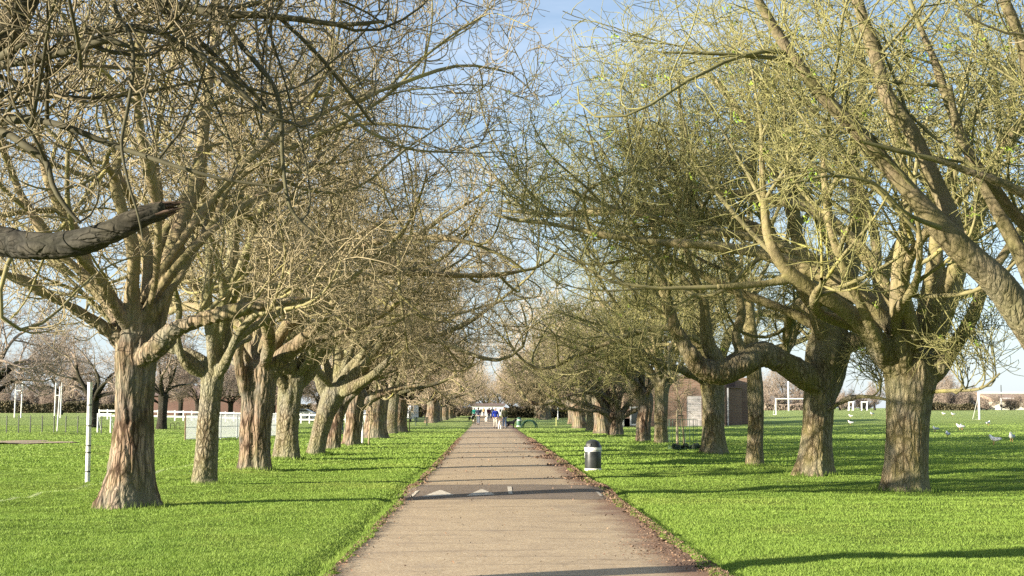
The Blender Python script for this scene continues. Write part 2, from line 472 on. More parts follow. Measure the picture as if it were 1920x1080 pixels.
# ------------------------------------------------------------------ the avenue: left row, nearest trees
ENV_L = ((1.4, 0, 8.0), (7.2, 5.2, 6.4), 3.3)
pxtree('thick leftmost chestnut with deep flaking furrows and a broken-ended right limb', GL,
       [(240, 956, 118), (241, 938, 104), (243, 900, 88), (247, 850, 79), (250, 760, 73), (254, 690, 76), (258, 645, 78), (262, 618, 62)],
       [[(240, 650, 44, 0), (205, 622, 32, -.1), (160, 592, 26, -.4), (90, 552, 20, -.8), (30, 520, 15, -1.1), (-40, 500, 12, -1.4)],
        [(245, 640, 54, .1), (215, 580, 40, .1), (170, 515, 34, .3), (140, 440, 28, .4), (95, 350, 22, .2), (70, 250, 15, .1)],
        [(250, 640, 50, -.1), (248, 560, 32, -.3), (252, 480, 28, -.5), (230, 400, 24, -.7), (215, 330, 20, -.8), (235, 220, 16, -1), (180, 120, 12, -1.1)],
        [(268, 650, 60, .2), (300, 560, 50, .5), (322, 480, 44, .8), (345, 400, 38, 1), (372, 320, 34, 1.2), (385, 210, 28, 1.3), (400, 100, 22, 1.4), (410, 10, 18, 1.5)],
        [(262, 675, 50, -.2), (300, 645, 38, -.5), (330, 617, 33, -.8), (385, 597, 30, -1.1), (440, 583, 27, -1.3), (500, 570, 22, -1.5), (555, 563, 12, -1.6)],
        [(315, 530, 36, .6), (350, 480, 26, .9), (400, 420, 22, 1), (430, 350, 18, 1.1), (500, 300, 14, 1.2), (600, 250, 10, 1.3)],
        [(240, 600, 30, .5), (290, 520, 26, 1.3), (300, 400, 22, 1.8), (290, 280, 17, 2.2), (320, 150, 13, 2.5)]],
       11, 5, BARK_L, TWIG_L, ENV_L, .06, dict(lobes=4, amp=.10, twist=2.2, flare=.32), .026, (7, 7, 7, 1))
pxtree('slim upright pale chestnut trunk, second tree in the left row', GL,
       [(383, 917, 58), (383, 905, 50), (386, 870, 46), (390, 800, 45), (396, 740, 42), (400, 700, 46), (403, 680, 48)],
       [[(398, 700, 34, 0), (365, 692, 26, -.2), (342, 672, 20, -.4), (332, 630, 17, -.5), (335, 570, 14, -.6), (310, 500, 11, -.7)],
        [(398, 690, 34, -.2), (397, 640, 24, -.3), (388, 560, 22, -.4), (392, 480, 19, -.5), (380, 380, 16, -.5), (385, 280, 13, -.6)],
        [(408, 705, 30, -.2), (430, 665, 22, -.5), (447, 625, 17, -.7), (480, 590, 14, -.9), (520, 560, 12, -1), (560, 520, 9, -1)],
        [(412, 690, 40, .2), (422, 620, 34, .4), (428, 540, 29, .5), (440, 440, 25, .7), (450, 340, 21, .8), (440, 240, 17, .9)]],
       12, 5, BARK_L2, TWIG_L, ENV_L, .018, dict(lobes=3, amp=.05, twist=.8, flare=.32), .028, (7, 7, 7, 1))
pxtree('ridged two-stemmed chestnut with yellow-lichened limb rising right, third in left row', GL,
       [(475, 888, 74), (477, 872, 64), (478, 840, 58), (481, 780, 58), (486, 730, 64), (489, 695, 66)],
       [[(470, 760, 34, -.2), (455, 710, 28, -.3), (446, 665, 22, -.4), (455, 600, 18, -.5), (440, 520, 15, -.5)],
        [(495, 715, 54, .1), (525, 675, 38, -.2), (565, 640, 30, -.5), (600, 605, 24, -.8), (625, 565, 18, -1), (640, 500, 13, -1.1)],
        [(535, 665, 26, -.1), (580, 645, 20, -.1), (640, 625, 16, -.1), (700, 600, 12, 0), (760, 560, 9, 0)],
        [(487, 710, 44, .2), (490, 640, 34, .4), (500, 560, 28, .5), (490, 460, 22, .6), (500, 350, 17, .7)]],
       13, 5, BARK_L, TWIG_L, ENV_L, .04, dict(lobes=4, amp=.12, twist=.9, flare=.18), .03, (7, 7, 7, 1))
pxtree('chestnut trunk split by a long vertical fold, fourth in the left row', GL,
       [(537, 868, 60), (538, 855, 50), (539, 820, 44), (541, 770, 42), (546, 730, 50), (549, 712, 52)],
       [[(552, 735, 40, .1), (578, 695, 38, .1), (600, 650, 34, 0), (612, 590, 28, 0), (603, 510, 22, 0), (620, 420, 17, 0)],
        [(540, 740, 30, -.2), (520, 700, 20, -.4), (505, 670, 16, -.6), (500, 610, 13, -.7)],
        [(547, 725, 36, -.2), (545, 660, 26, -.3), (550, 590, 22, -.4), (540, 500, 17, -.4)]],
       14, 5, BARK_L2, TWIG_L, ENV_L, .035, dict(lobes=3, amp=.12, twist=.5, flare=.18), .032, (7, 7, 7, 1))
pxtree('chestnut leaning right with a long mossy limb, fifth in the left row', GL,
       [(590, 857, 42), (592, 845, 36), (599, 815, 34), (609, 780, 38), (622, 748, 46), (630, 732, 46)],
       [[(628, 745, 38, 0), (660, 715, 28, -.3), (690, 680, 22, -.6), (715, 640, 17, -.9), (745, 600, 12, -1.1)],
        [(640, 740, 28, -.3), (690, 710, 20, -.7), (730, 675, 15, -1), (765, 640, 10, -1.2)],
        [(615, 750, 30, 0), (598, 710, 22, 0), (590, 660, 18, 0), (600, 580, 14, 0)],
        [(628, 735, 34, .2), (635, 680, 26, .3), (630, 600, 20, .4), (645, 500, 15, .4)]],
       15, 4, BARK_L2, TWIG_L, ENV_L, .03, dict(lobes=3, amp=.08, twist=.9, flare=.18), .034, (7, 7, 7, 1))
pxtree('narrow twisted chestnut trunk with brown folds, sixth in the left row', GL,
       [(624, 847, 34), (626, 835, 28), (630, 800, 26), (637, 765, 28), (642, 745, 32)],
       [[(642, 755, 26, 0), (670, 728, 20, -.4), (705, 705, 15, -.7), (745, 690, 10, -.9)]],
       16, 6, BARK_L, TWIG_L, ENV_L, .05, dict(lobes=3, amp=.12, twist=2, flare=.22), .036, (7, 7, 7, 1))
pxtree('broad fluted chestnut trunk beside two thin stakes, seventh in the left row', GL,
       [(659, 839, 40), (660, 825, 34), (663, 790, 33), (668, 755, 36), (672, 740, 38)],
       [[(675, 760, 26, 0), (705, 742, 20, -.3), (740, 730, 14, -.6), (785, 722, 8, -.9)]],
       17, 6, BARK_L, TWIG_L, ENV_L, .05, dict(lobes=4, amp=.14, twist=.4, flare=.22), .038, (7, 7, 7, 1))

# right row, nearest trees
ENV_R = ((-1.9, 0, 8.1), (7.7, 5.2, 6.4), 3.3)
pxtree('stout pale chestnut forking into a fan of limbs, nearest in the right row', GR,
       [(1697, 928, 104), (1697, 912, 90), (1699, 880, 82), (1701, 830, 80), (1703, 780, 83), (1706, 735, 94), (1708, 700, 104), (1705, 680, 96)],
       [[(1688, 705, 60, -.1), (1655, 660, 50, -.3), (1620, 610, 44, -.6), (1575, 575, 38, -.9), (1520, 540, 32, -1.2), (1470, 500, 26, -1.4), (1440, 440, 20, -1.5), (1430, 350, 15, -1.5)],
        [(1495, 522, 20, -1.3), (1430, 532, 15, -1.4), (1350, 538, 12, -1.6), (1270, 540, 8, -1.8)],
        [(1695, 700, 54, -.3), (1683, 620, 38, -.5), (1682, 550, 33, -.6), (1688, 480, 29, -.7), (1700, 400, 24, -.7), (1692, 300, 19, -.8)],
        [(1708, 700, 50, .2), (1722, 640, 42, .3), (1742, 560, 44, .4), (1752, 490, 36, .5), (1758, 420, 28, .6), (1790, 300, 22, .7)],
        [(1722, 700, 60, .4), (1752, 630, 52, .8), (1778, 560, 48, 1.1), (1800, 490, 42, 1.4), (1830, 400, 34, 1.6), (1870, 300, 26, 1.8)],
        [(1735, 715, 60, -.1), (1765, 680, 42, -.2), (1795, 640, 34, -.4), (1825, 590, 29, -.6), (1848, 530, 24, -.8), (1900, 450, 18, -1)],
        [(1660, 690, 34, -.2), (1645, 640, 26, -.8), (1600, 540, 22, -1.4), (1560, 440, 18, -1.8), (1545, 330, 14, -2)],
        [(1700, 680, 34, .5), (1650, 560, 28, 1.3), (1640, 440, 22, 1.8), (1600, 320, 17, 2)],
        [(1740, 735, 10, -.1), (1790, 732, 8, -.8), (1840, 728, 6, -1.2), (1875, 700, 4, -1.4)]],
       21, 5, BARK_R, TWIG_R, ((-1.9, 0, 8.3), (7.7, 5.2, 6.4), 4.4), .032, dict(lobes=4, amp=.06, twist=.7, flare=.2), .03, (7, 7, 7, 1), leaves=260)
pxtree('gnarled chestnut with one heavy dark limb sagging left, second in the right row', GR,
       [(1527, 898, 86), (1527, 882, 72), (1529, 850, 62), (1532, 800, 59), (1535, 750, 64), (1544, 710, 78), (1553, 660, 88), (1556, 625, 76)],
       [[(1540, 725, 60, -.2), (1508, 705, 54, -.5), (1475, 684, 47, -.8), (1430, 664, 47, -1.1), (1395, 678, 50, -1.4), (1355, 698, 46, -1.6), (1315, 690, 38, -1.8), (1285, 650, 30, -2), (1262, 600, 24, -2.1), (1240, 520, 18, -2.2), (1225, 420, 13, -2.2)],
        [(1395, 670, 26, -1.4), (1380, 630, 20, -1.5), (1390, 580, 16, -1.6), (1370, 500, 13, -1.7)],
        [(1355, 690, 30, -1.6), (1325, 640, 24, -1.7), (1320, 570, 18, -1.8), (1290, 480, 14, -2)],
        [(1556, 640, 66, .1), (1575, 580, 54, .3), (1590, 510, 46, .5), (1610, 420, 36, .6), (1600, 300, 26, .7)],
        [(1560, 650, 56, 0), (1600, 640, 36, -.2), (1630, 632, 24, -.3), (1648, 600, 14, -.5)],
        [(1545, 640, 40, -.3), (1530, 570, 34, -.5), (1500, 490, 28, -.7), (1490, 400, 22, -.8)],
        [(1535, 780, 14, 0), (1590, 748, 10, -.7), (1640, 745, 7, -1.1), (1700, 760, 4, -1.4)]],
       22, 5, BARK_R, TWIG_R, ENV_R, .045, dict(lobes=4, amp=.10, twist=.8, flare=.32), .033, (7, 7, 7, 1), leaves=220)
pxtree('tall slender mottled chestnut trunk without low forks, third in the right row', GR,
       [(1415, 881, 40), (1415, 872, 33), (1416, 840, 30), (1418, 780, 29), (1416, 720, 32), (1410, 660, 28), (1405, 600, 26), (1402, 560, 24)],
       [], 23, 7, BARK_R, TWIG_R, ((-1.2, 0, 8.8), (6.8, 5.2, 5.8), 4.0), .022, dict(lobes=3, amp=.06, twist=.6, flare=.18), .032, (7, 7, 7, 1), leaves=150)
pxtree('thick straight chestnut trunk standing before the brick pavilion, fourth in the right row', GR,
       [(1337, 855, 58), (1337, 842, 48), (1337, 800, 42), (1337, 750, 43), (1335, 715, 48)],
       [[(1330, 725, 26, 0), (1315, 690, 22, 0), (1300, 640, 18, 0), (1290, 560, 14, 0)]],
       24, 7, BARK_R, TWIG_R, ENV_R, .04, dict(lobes=3, amp=.10, twist=.4, flare=.32), .036, (7, 7, 7, 1), leaves=120)
pxtree('straight grey chestnut trunk, right one of a close pair before the brick pavilion', GR,
       [(1240, 837, 32), (1240, 826, 28), (1239, 790, 26), (1240, 750, 27), (1241, 722, 30)],
       [[(1244, 735, 16, 0), (1262, 705, 14, 0), (1275, 690, 11, 0), (1290, 650, 8, 0)],
        [(1236, 730, 20, 0), (1215, 690, 16, -.3), (1180, 650, 12, -.6), (1160, 600, 8, -.8)]],
       25, 7, BARK_R, TWIG_R, ((-1.8, 0, 7.9), (7.6, 5.2, 6.4), 2.9), .03, dict(lobes=3, amp=.06, twist=.4, flare=.22), .04, (7, 7, 7, 1), leaves=110)
pxtree('folded brown chestnut trunk leaning right, left one of a close pair before the brick pavilion', GR,
       [(1206, 834, 32), (1206, 822, 27), (1207, 790, 24), (1210, 760, 26), (1208, 742, 30)],
       [[(1205, 752, 22, 0), (1185, 715, 18, -.2), (1165, 680, 14, -.4), (1150, 620, 10, -.5)]],
       26, 7, BARK_L, TWIG_R, ((-1.8, 0, 7.9), (7.6, 5.2, 6.4), 2.9), .05, dict(lobes=4, amp=.12, twist=1, flare=.22), .04, (7, 7, 7, 1), leaves=90)
pxtree('squat chestnut with a candelabra of low limbs, seventh in the right row', GR,
       [(1154, 822, 32), (1154, 812, 28), (1154, 795, 25), (1154, 783, 34), (1154, 776, 30)],
       [[(1150, 782, 16, 0), (1130, 772, 13, -.2), (1110, 762, 10, -.4), (1070, 750, 7, -.8), (1030, 738, 4, -1)],
        [(1148, 780, 14, 0), (1128, 755, 11, 0), (1110, 725, 9, -.1), (1090, 690, 7, -.2), (1080, 640, 5, -.2)],
        [(1156, 780, 14, .1), (1150, 745, 11, .2), (1140, 700, 9, .3), (1135, 640, 7, .4)],
        [(1160, 780, 14, .1), (1180, 755, 11, .2), (1195, 720, 9, .3), (1200, 670, 7, .4)],
        [(1162, 784, 12, 0), (1190, 770, 9, -.3), (1210, 765, 7, -.5)]],
       27, 8, BARK_L, TWIG_L, ((-1.2, 0, 6.8), (7.0, 5.2, 6.2), 1.7), .05, dict(lobes=4, amp=.14, twist=.6, flare=.18), .042, (7, 7, 7, 1), autoL=(4, 6.5))

# trees whose trunks stand just outside the frame and reach into it
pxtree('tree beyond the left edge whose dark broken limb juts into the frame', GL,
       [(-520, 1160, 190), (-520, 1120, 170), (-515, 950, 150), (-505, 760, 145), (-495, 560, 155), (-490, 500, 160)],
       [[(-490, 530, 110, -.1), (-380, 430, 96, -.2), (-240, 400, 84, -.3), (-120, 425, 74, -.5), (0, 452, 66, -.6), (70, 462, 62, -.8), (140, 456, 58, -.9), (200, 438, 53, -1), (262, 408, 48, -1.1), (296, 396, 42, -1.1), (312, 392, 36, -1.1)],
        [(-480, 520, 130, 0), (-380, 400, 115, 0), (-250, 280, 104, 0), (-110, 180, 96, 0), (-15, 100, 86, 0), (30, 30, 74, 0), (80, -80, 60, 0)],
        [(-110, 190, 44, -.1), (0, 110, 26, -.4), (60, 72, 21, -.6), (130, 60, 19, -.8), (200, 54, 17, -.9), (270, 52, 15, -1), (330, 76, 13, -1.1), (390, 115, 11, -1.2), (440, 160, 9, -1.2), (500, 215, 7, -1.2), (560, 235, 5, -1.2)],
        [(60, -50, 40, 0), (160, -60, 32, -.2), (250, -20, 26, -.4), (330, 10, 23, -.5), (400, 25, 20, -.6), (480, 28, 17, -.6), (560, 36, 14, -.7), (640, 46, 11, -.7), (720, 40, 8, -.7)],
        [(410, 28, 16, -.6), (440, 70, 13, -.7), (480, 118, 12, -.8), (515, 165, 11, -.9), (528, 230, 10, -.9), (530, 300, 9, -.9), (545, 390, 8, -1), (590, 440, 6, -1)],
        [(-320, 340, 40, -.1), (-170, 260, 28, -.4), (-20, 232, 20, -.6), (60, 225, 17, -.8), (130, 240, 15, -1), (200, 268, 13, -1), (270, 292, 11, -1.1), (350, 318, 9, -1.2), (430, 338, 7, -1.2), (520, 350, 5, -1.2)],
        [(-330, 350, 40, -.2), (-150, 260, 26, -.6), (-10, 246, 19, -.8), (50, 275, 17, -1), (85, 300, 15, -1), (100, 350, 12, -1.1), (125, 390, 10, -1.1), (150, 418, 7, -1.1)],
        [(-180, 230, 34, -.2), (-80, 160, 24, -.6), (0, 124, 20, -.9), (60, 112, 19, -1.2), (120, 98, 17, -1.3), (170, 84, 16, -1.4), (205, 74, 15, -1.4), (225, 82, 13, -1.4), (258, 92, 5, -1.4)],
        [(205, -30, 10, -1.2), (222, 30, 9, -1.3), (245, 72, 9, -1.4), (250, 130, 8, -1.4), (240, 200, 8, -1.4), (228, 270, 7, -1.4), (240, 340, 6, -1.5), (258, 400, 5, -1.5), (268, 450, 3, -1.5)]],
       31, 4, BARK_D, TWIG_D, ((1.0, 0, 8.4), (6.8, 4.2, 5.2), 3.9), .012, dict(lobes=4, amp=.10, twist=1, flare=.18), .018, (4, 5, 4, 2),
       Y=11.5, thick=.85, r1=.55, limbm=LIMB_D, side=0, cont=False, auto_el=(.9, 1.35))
pxtree('near tree outside the right edge whose big bare limb leans in across the upper right', GR,
       [(2035, 1010, 150), (2033, 980, 126), (2025, 900, 112), (2012, 800, 108), (1998, 720, 112), (1985, 680, 110)],
       [[(1985, 700, 104, 0), (1950, 640, 90, -.1), (1915, 590, 84, -.2), (1870, 530, 78, -.3), (1815, 478, 70, -.4), (1768, 432, 64, -.5), (1728, 385, 50, -.6), (1668, 315, 40, -.7), (1611, 248, 37, -.8), (1540, 178, 32, -.9), (1484, 102, 28, -1), (1444, 40, 25, -1.1), (1400, -40, 20, -1.2)],
        [(1800, 455, 50, -.4), (1778, 395, 44, -.2), (1742, 315, 42, -.1), (1708, 245, 40, 0), (1665, 185, 38, .1), (1640, 100, 36, .2), (1612, 15, 32, .2), (1590, -90, 26, .2)],
        [(1975, 690, 70, .2), (2000, 560, 60, .3), (1960, 460, 44, .3), (1900, 400, 34, .2), (1850, 330, 28, 0), (1800, 260, 22, 0), (1780, 160, 17, 0)],
        [(1990, 690, 70, .2), (2040, 560, 60, .5), (2060, 400, 50, .8), (2050, 200, 40, 1)],
        [(1540, 180, 16, -.9), (1480, 118, 12, -1), (1400, 105, 10, -1.2), (1320, 100, 8, -1.4), (1240, 98, 5, -1.5)],
        [(1770, 430, 16, -.6), (1700, 400, 10, -1), (1640, 345, 8, -1.3), (1560, 330, 7, -1.5), (1480, 345, 5, -1.7)]],
       32, 4, BARK_N, TWIG_R, ((-1.3, 0, 8.4), (7.0, 4.5, 5.2), 4.0), .012, dict(lobes=4, amp=.08, twist=1, flare=.18), .026, (5, 7, 5, 1),
       Y=20.3, thick=.68, r1=.45, limbm=LIMB_R, leaves=110, cont=False, auto_el=(.8, 1.3))

# torn ends of the two broken limbs
TORN = simple('torn_red_wood', (.12, .08, .058), .9, var=.25, scale=14)
def torn(tree, a, c, r, n, mat, seed, name='torn_end'):
    rr = random.Random(seed); B_ = Vector(tree.location); a = Vector(a) - B_; c = Vector(c) - B_
    acc = Acc(); d = c - a
    for i in range(n):
        off = Vector((rr.uniform(-.2, .2), rr.uniform(-1, 1), rr.uniform(-1, 1))) * r
        l = rr.uniform(.45, 1.0); w_ = rr.uniform(.2, .42) * r
        P_ = np.array([a + off - d * .35, a + off, a + off * .8 + d * l * .5, a + off * .6 + d * l]); acc.add(P_[None], (w_ * np.array([[1, 1, .7, .08]])), 6, 0)
    link(name, acc.mesh(name, [mat]), tree)
_t = [o for o in COL.objects if o.get('label', '').startswith('tree beyond the left edge')][0]
torn(_t, pt(303, 394, 10.4), pt(350, 385, 10.4), .055, 14, TORN, 1)
_t = [o for o in COL.objects if o.get('label', '').startswith('thick leftmost chestnut')][0]
q_ = _t.location.y - 1.6
torn(_t, pt(548, 563, q_), pt(566, 558, q_), .06, 9, BROKEN, 2)
TREEBASES = [(o.location.x, o.location.y, .5) for o in COL.objects if o.get('category') == 'tree']

# ------------------------------------------------------------------ shared tree kinds for the rest
def kind_tree(seed, h_fork, r, env, per, bark, twig, thick, mats_limb=LIMB, nl=9, L=(5, 7.5), el=(.25, 1.25), lean=.15, limbr=.42):
    rng = rs(seed)
    P = np.array([[0, 0, -.15], [0, 0, .15], [lean * .15, 0, .6], [lean * .5, 0, h_fork * .5], [lean * .8, 0, h_fork * .8], [lean, 0, h_fork + .1]])
    Rr = r * np.array([1.35, 1.22, 1.05, .97, 1.0, 1.12])
    P, Rr = smooth_line(P, Rr, 16)
    v, q = lobed(P, Rr, 28, 4, .09, 1.1, seed, .12)
    V = [v]; n = len(v)
    e = (np.array(env[0], float), np.array(env[1], float), env[2])
    LP, LR = auto_limbs(P[-2], nl, r * limbr, e, rng, L, el, spread=r * .6)
    Q = [q]
    for p, rr in zip(LP, LR):
        v, q = tubes(p[None, :10], rr[None, :10], 10); V.append(v); Q.append(q + n); n += len(v)
    # rounded knuckle closing the top of the trunk
    top, tr_ = smooth_line([P[-1], P[-1] + [0, 0, .15 * r], P[-1] + [0, 0, .45 * r], P[-1] + [0, 0, .6 * r]], [r * 1.12, r * 1.0, r * .55, .01], 6)
    v, q = tubes(top[None], tr_[None], 28); V.append(v); Q.append(q + n)
    tm = mesh_np('trunk', np.concatenate(V), np.concatenate(Q), [bark])
    cm, tips = crown_mesh('crown', LP, LR, e, seed + 50, per, (mats_limb, twig), thick)
    return tm, cm

EA = ((.6, 0, 7.3), (6.6, 5.2, 6.0), 2.2)
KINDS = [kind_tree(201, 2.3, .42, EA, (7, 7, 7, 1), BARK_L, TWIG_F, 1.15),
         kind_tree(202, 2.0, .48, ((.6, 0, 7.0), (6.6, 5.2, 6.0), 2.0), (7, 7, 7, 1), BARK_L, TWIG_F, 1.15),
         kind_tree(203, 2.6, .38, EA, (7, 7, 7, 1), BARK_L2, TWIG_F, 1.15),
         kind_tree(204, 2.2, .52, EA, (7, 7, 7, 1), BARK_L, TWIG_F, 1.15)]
KHIGH = kind_tree(211, 3.0, .42, ((.2, 0, 9.2), (6.0, 5.2, 4.8), 5.0), (7, 7, 4, 1), BARK_L, TWIG_L, 1.1, el=(.7, 1.3))
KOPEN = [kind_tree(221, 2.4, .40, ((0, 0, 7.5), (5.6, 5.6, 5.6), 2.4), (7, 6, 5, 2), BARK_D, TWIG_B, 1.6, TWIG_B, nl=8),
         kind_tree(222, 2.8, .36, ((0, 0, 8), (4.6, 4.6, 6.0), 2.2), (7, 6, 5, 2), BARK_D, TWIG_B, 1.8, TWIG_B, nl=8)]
KBUSH = kind_tree(231, .5, .25, ((0, 0, 3.4), (4.2, 3.6, 3.4), .3), (8, 7, 5, 0), BARK_D, TWIG_B, 3.0, TWIG_B, nl=9, L=(3, 5), el=(.1, 1.3))

def place(kind, x, y, rz, s, label, group, name='horse_chestnut_tree', sz=1.0, cat='tree'):
    t = empty(name, (x, y, gz(x, y)), label, cat, group, rz); t.scale = (s * (1.13 if group == GR else 1.03 if group == GL else 1), s, s * sz)
    link('trunk', kind[0], t); link('crown', kind[1], t)
    return t

rng = rs(5)
def row(points, side, names):
    g = GL if side == 'left' else GR
    for i, (px, py) in enumerate(points):
        p = at(px, py)
        lab = names[i] if i < len(names) else 'distant bare chestnut among the last trees of the row %s of the path' % side
        mir = 0 if side == 'left' else PI
        place(KINDS[int(rng.randint(4))], p.x, p.y, mir + rng.uniform(-.5, .5), rng.uniform(.93, 1.07), lab, g)

left_pts = [(703, 823), (733, 815), (746, 812)]
row(left_pts, 'left', ['grey-brown straight chestnut trunk, eighth in the left row just past the thin stakes',
                       'left one of two close pale chestnut trunks left of the dark bench',
                       'right one of two close pale chestnut trunks, with a snapped side branch'])
yy = [162, 171, 179, 187, 195, 203, 211, 219, 228, 237, 246, 256, 266, 277, 288]
for i, y in enumerate(yy):
    place(KINDS[(i * 3 + 1) % 4], -6.5 + .3 * rng.randn(), y, rng.uniform(-.6, .6), rng.uniform(.93, 1.08) * (1.12 if i == 0 else 1),
          'dark broad chestnut trunk standing just beyond the bench, left of the path' if i == 0 else 'distant bare chestnut among the last trees of the row left of the path', GL)
for i, y in enumerate([119, 134, 148]):
    # the row continues behind the bench, set slightly further out
    place(KINDS[(i + 2) % 4], -9.5 - .5 * i, y, rng.uniform(-.6, .6), .97, 'pale chestnut standing set back behind the bench in the left row', GL)
for i, (px, py) in enumerate([(1130, 814), (1112, 809), (1086, 804)]):
    p = at(px, py)
    place(KINDS[(i * 2) % 4], p.x, p.y, PI + rng.uniform(-.5, .5), 1.0,
          ['chestnut trunk half hidden just behind the squat candelabra tree', 'chestnut trunk second behind the squat candelabra tree, right row',
           'pale chestnut trunk standing clear at the left of the candelabra tree'][i], GR)
for i, y in enumerate([150, 206, 212, 219, 226, 233, 240, 248, 256, 265, 274, 284, 295]):
    place(KINDS[(i * 3) % 4], 8.3 + .3 * rng.randn() + (1.3 if i == 0 else 0), y, PI + rng.uniform(-.6, .6), rng.uniform(.93, 1.08),
          ('chestnut standing alone midway down the right row' if i == 0 else 'distant bare chestnut among the last trees of the row right of the path'), GR)
for x, y in [(-6.3, 5.0), (-6.2, -.5), (-6.4, -5.5), (-6.2, -12)]:
    place(KHIGH, x, y, rng.uniform(-.6, .6), 1.0, 'bare chestnut beside or behind the viewpoint, left of the path', GL)
for x, y in [(8.4, 12.5), (8.3, 5)]:
    place(KHIGH, x, y, PI + rng.uniform(-.6, .6), 1.0, 'bare chestnut beside or behind the viewpoint, right of the path', GR)

# open-field trees
GO = 'bare trees on the playing field left of the avenue'
def field_tree(px, py, kind, s, label, group, name='bare_tree', rz=0.0, Y=None, sz=1.0, cat='tree'):
    if Y is None: p = at(px, py)
    else:
        q = pt(px, 765, Y); p = Vector((q.x, Y, 0))
    return place(kind, p.x, p.y, rz, s, label, group, name, sz, cat)
field_tree(-25, 815, KOPEN[0], .95, 'dark bare tree cut by the left edge of the frame', GO, Y=88)
field_tree(176, 797, KOPEN[0], .92, 'dark bare tree behind the tall white post', GO, rz=2.0, Y=112)
field_tree(303, 806, KOPEN[1], .9, 'bare tree with a pale trunk standing between the first two left trunks', GO, rz=1.0)
field_tree(112, 776, KOPEN[1], 1.0, 'thin bare tree beside the rugby posts on the left field', GO, rz=3.0, Y=190)

GE = 'bare trees closing the end of the avenue'
for i, (x, y) in enumerate([(-11, 340), (-7, 330), (-3.5, 338), (-.5, 344), (2.5, 336), (5.5, 342), (9, 334), (13, 340), (17, 332), (-15, 334)]):
    place(KINDS[i % 4], x, y, i * 1.1, .92 + .03 * (i % 3), 'distant bare tree closing the end of the avenue behind the low hall', GE, 'bare_tree')
# distant tree line
GBT = 'bare trees along the far edge of the field'
k = 0
for px, Y, s, kd in [(-40, 225, 1.0, 0), (15, 232, .95, 1), (62, 236, .62, 1), (100, 240, .6, 0), (140, 236, .68, 1), (190, 228, .85, 0), (235, 240, .8, 1), (285, 236, .7, 0),
                     (340, 244, .85, 1), (395, 240, .9, 0), (450, 246, .95, 1), (505, 240, .9, 0), (560, 246, .85, 1), (610, 236, .9, 0), (655, 246, .9, 1), (700, 240, .8, 0), (745, 250, .9, 1), (800, 256, .8, 0)]:
    q = pt(px, 765, Y)
    place(KOPEN[kd], q.x, Y, k * 1.7, s, 'hazy brown bare tree in the far line behind the left field', GBT, 'bare_tree'); k += 1
for px, Y, s, kd in [(1020, 262, .8, 0), (1062, 255, .75, 1), (1105, 262, .85, 0), (1150, 255, .8, 1), (1195, 262, .85, 0), (1440, 262, .72, 1), (1468, 255, .8, 0), (1500, 262, .82, 0), (1540, 258, .7, 1), (1575, 262, .5, 0),
                     (1640, 258, .5, 1), (1745, 250, .7, 0), (1768, 256, .72, 1), (1800, 250, .55, 0)]:
    q = pt(px, 765, Y)
    place(KOPEN[kd], q.x, Y, k * 1.7, s, 'hazy brown bare tree in the far line behind the right field', GBT, 'bare_tree'); k += 1
for i, px in enumerate((300, 338, 372, 410, 432, 470, 512, 548, 600)):
    q = pt(px, 765, 166 + 3 * (i % 3))
    place(KOPEN[i % 2], q.x, q.y, i * 1.3, .68 + .06 * (i % 3), 'brown bare tree in front of the long brick hall', 'bare trees in front of the long brick hall', 'bare_tree')
GBB = 'bare bushes along the far edge of the field'
for px, Y, s in [(-10, 226, .75), (30, 222, .7), (70, 224, .7), (105, 220, .75), (150, 222, .75), (195, 220, .7), (240, 224, .9), (620, 232, .8), (670, 236, .8), (720, 232, .8), (775, 240, .8), (830, 248, .8), (860, 270, .8),
                 (1000, 250, .7), (1045, 250, .7), (1090, 246, .8), (1130, 250, .7),
                 (1445, 246, .75), (1480, 250, .7), (1520, 246, .65), (1555, 250, .6), (1590, 246, .62), (1625, 248, .6), (1735, 240, .8), (1765, 238, .8), (1790, 236, .6), (1812, 240, .75), (1850, 236, .55), (1895, 238, .5), (1930, 236, .6)]:
    q = pt(px, 765, Y)
    place(KBUSH, q.x, Y, k * 1.3, s, 'brown bare bush at the far edge of the %s field' % ('left' if px < 900 else 'right'), GBB + (' left' if px < 900 else ' right'), 'bush', 1.0, 'bush'); k += 1

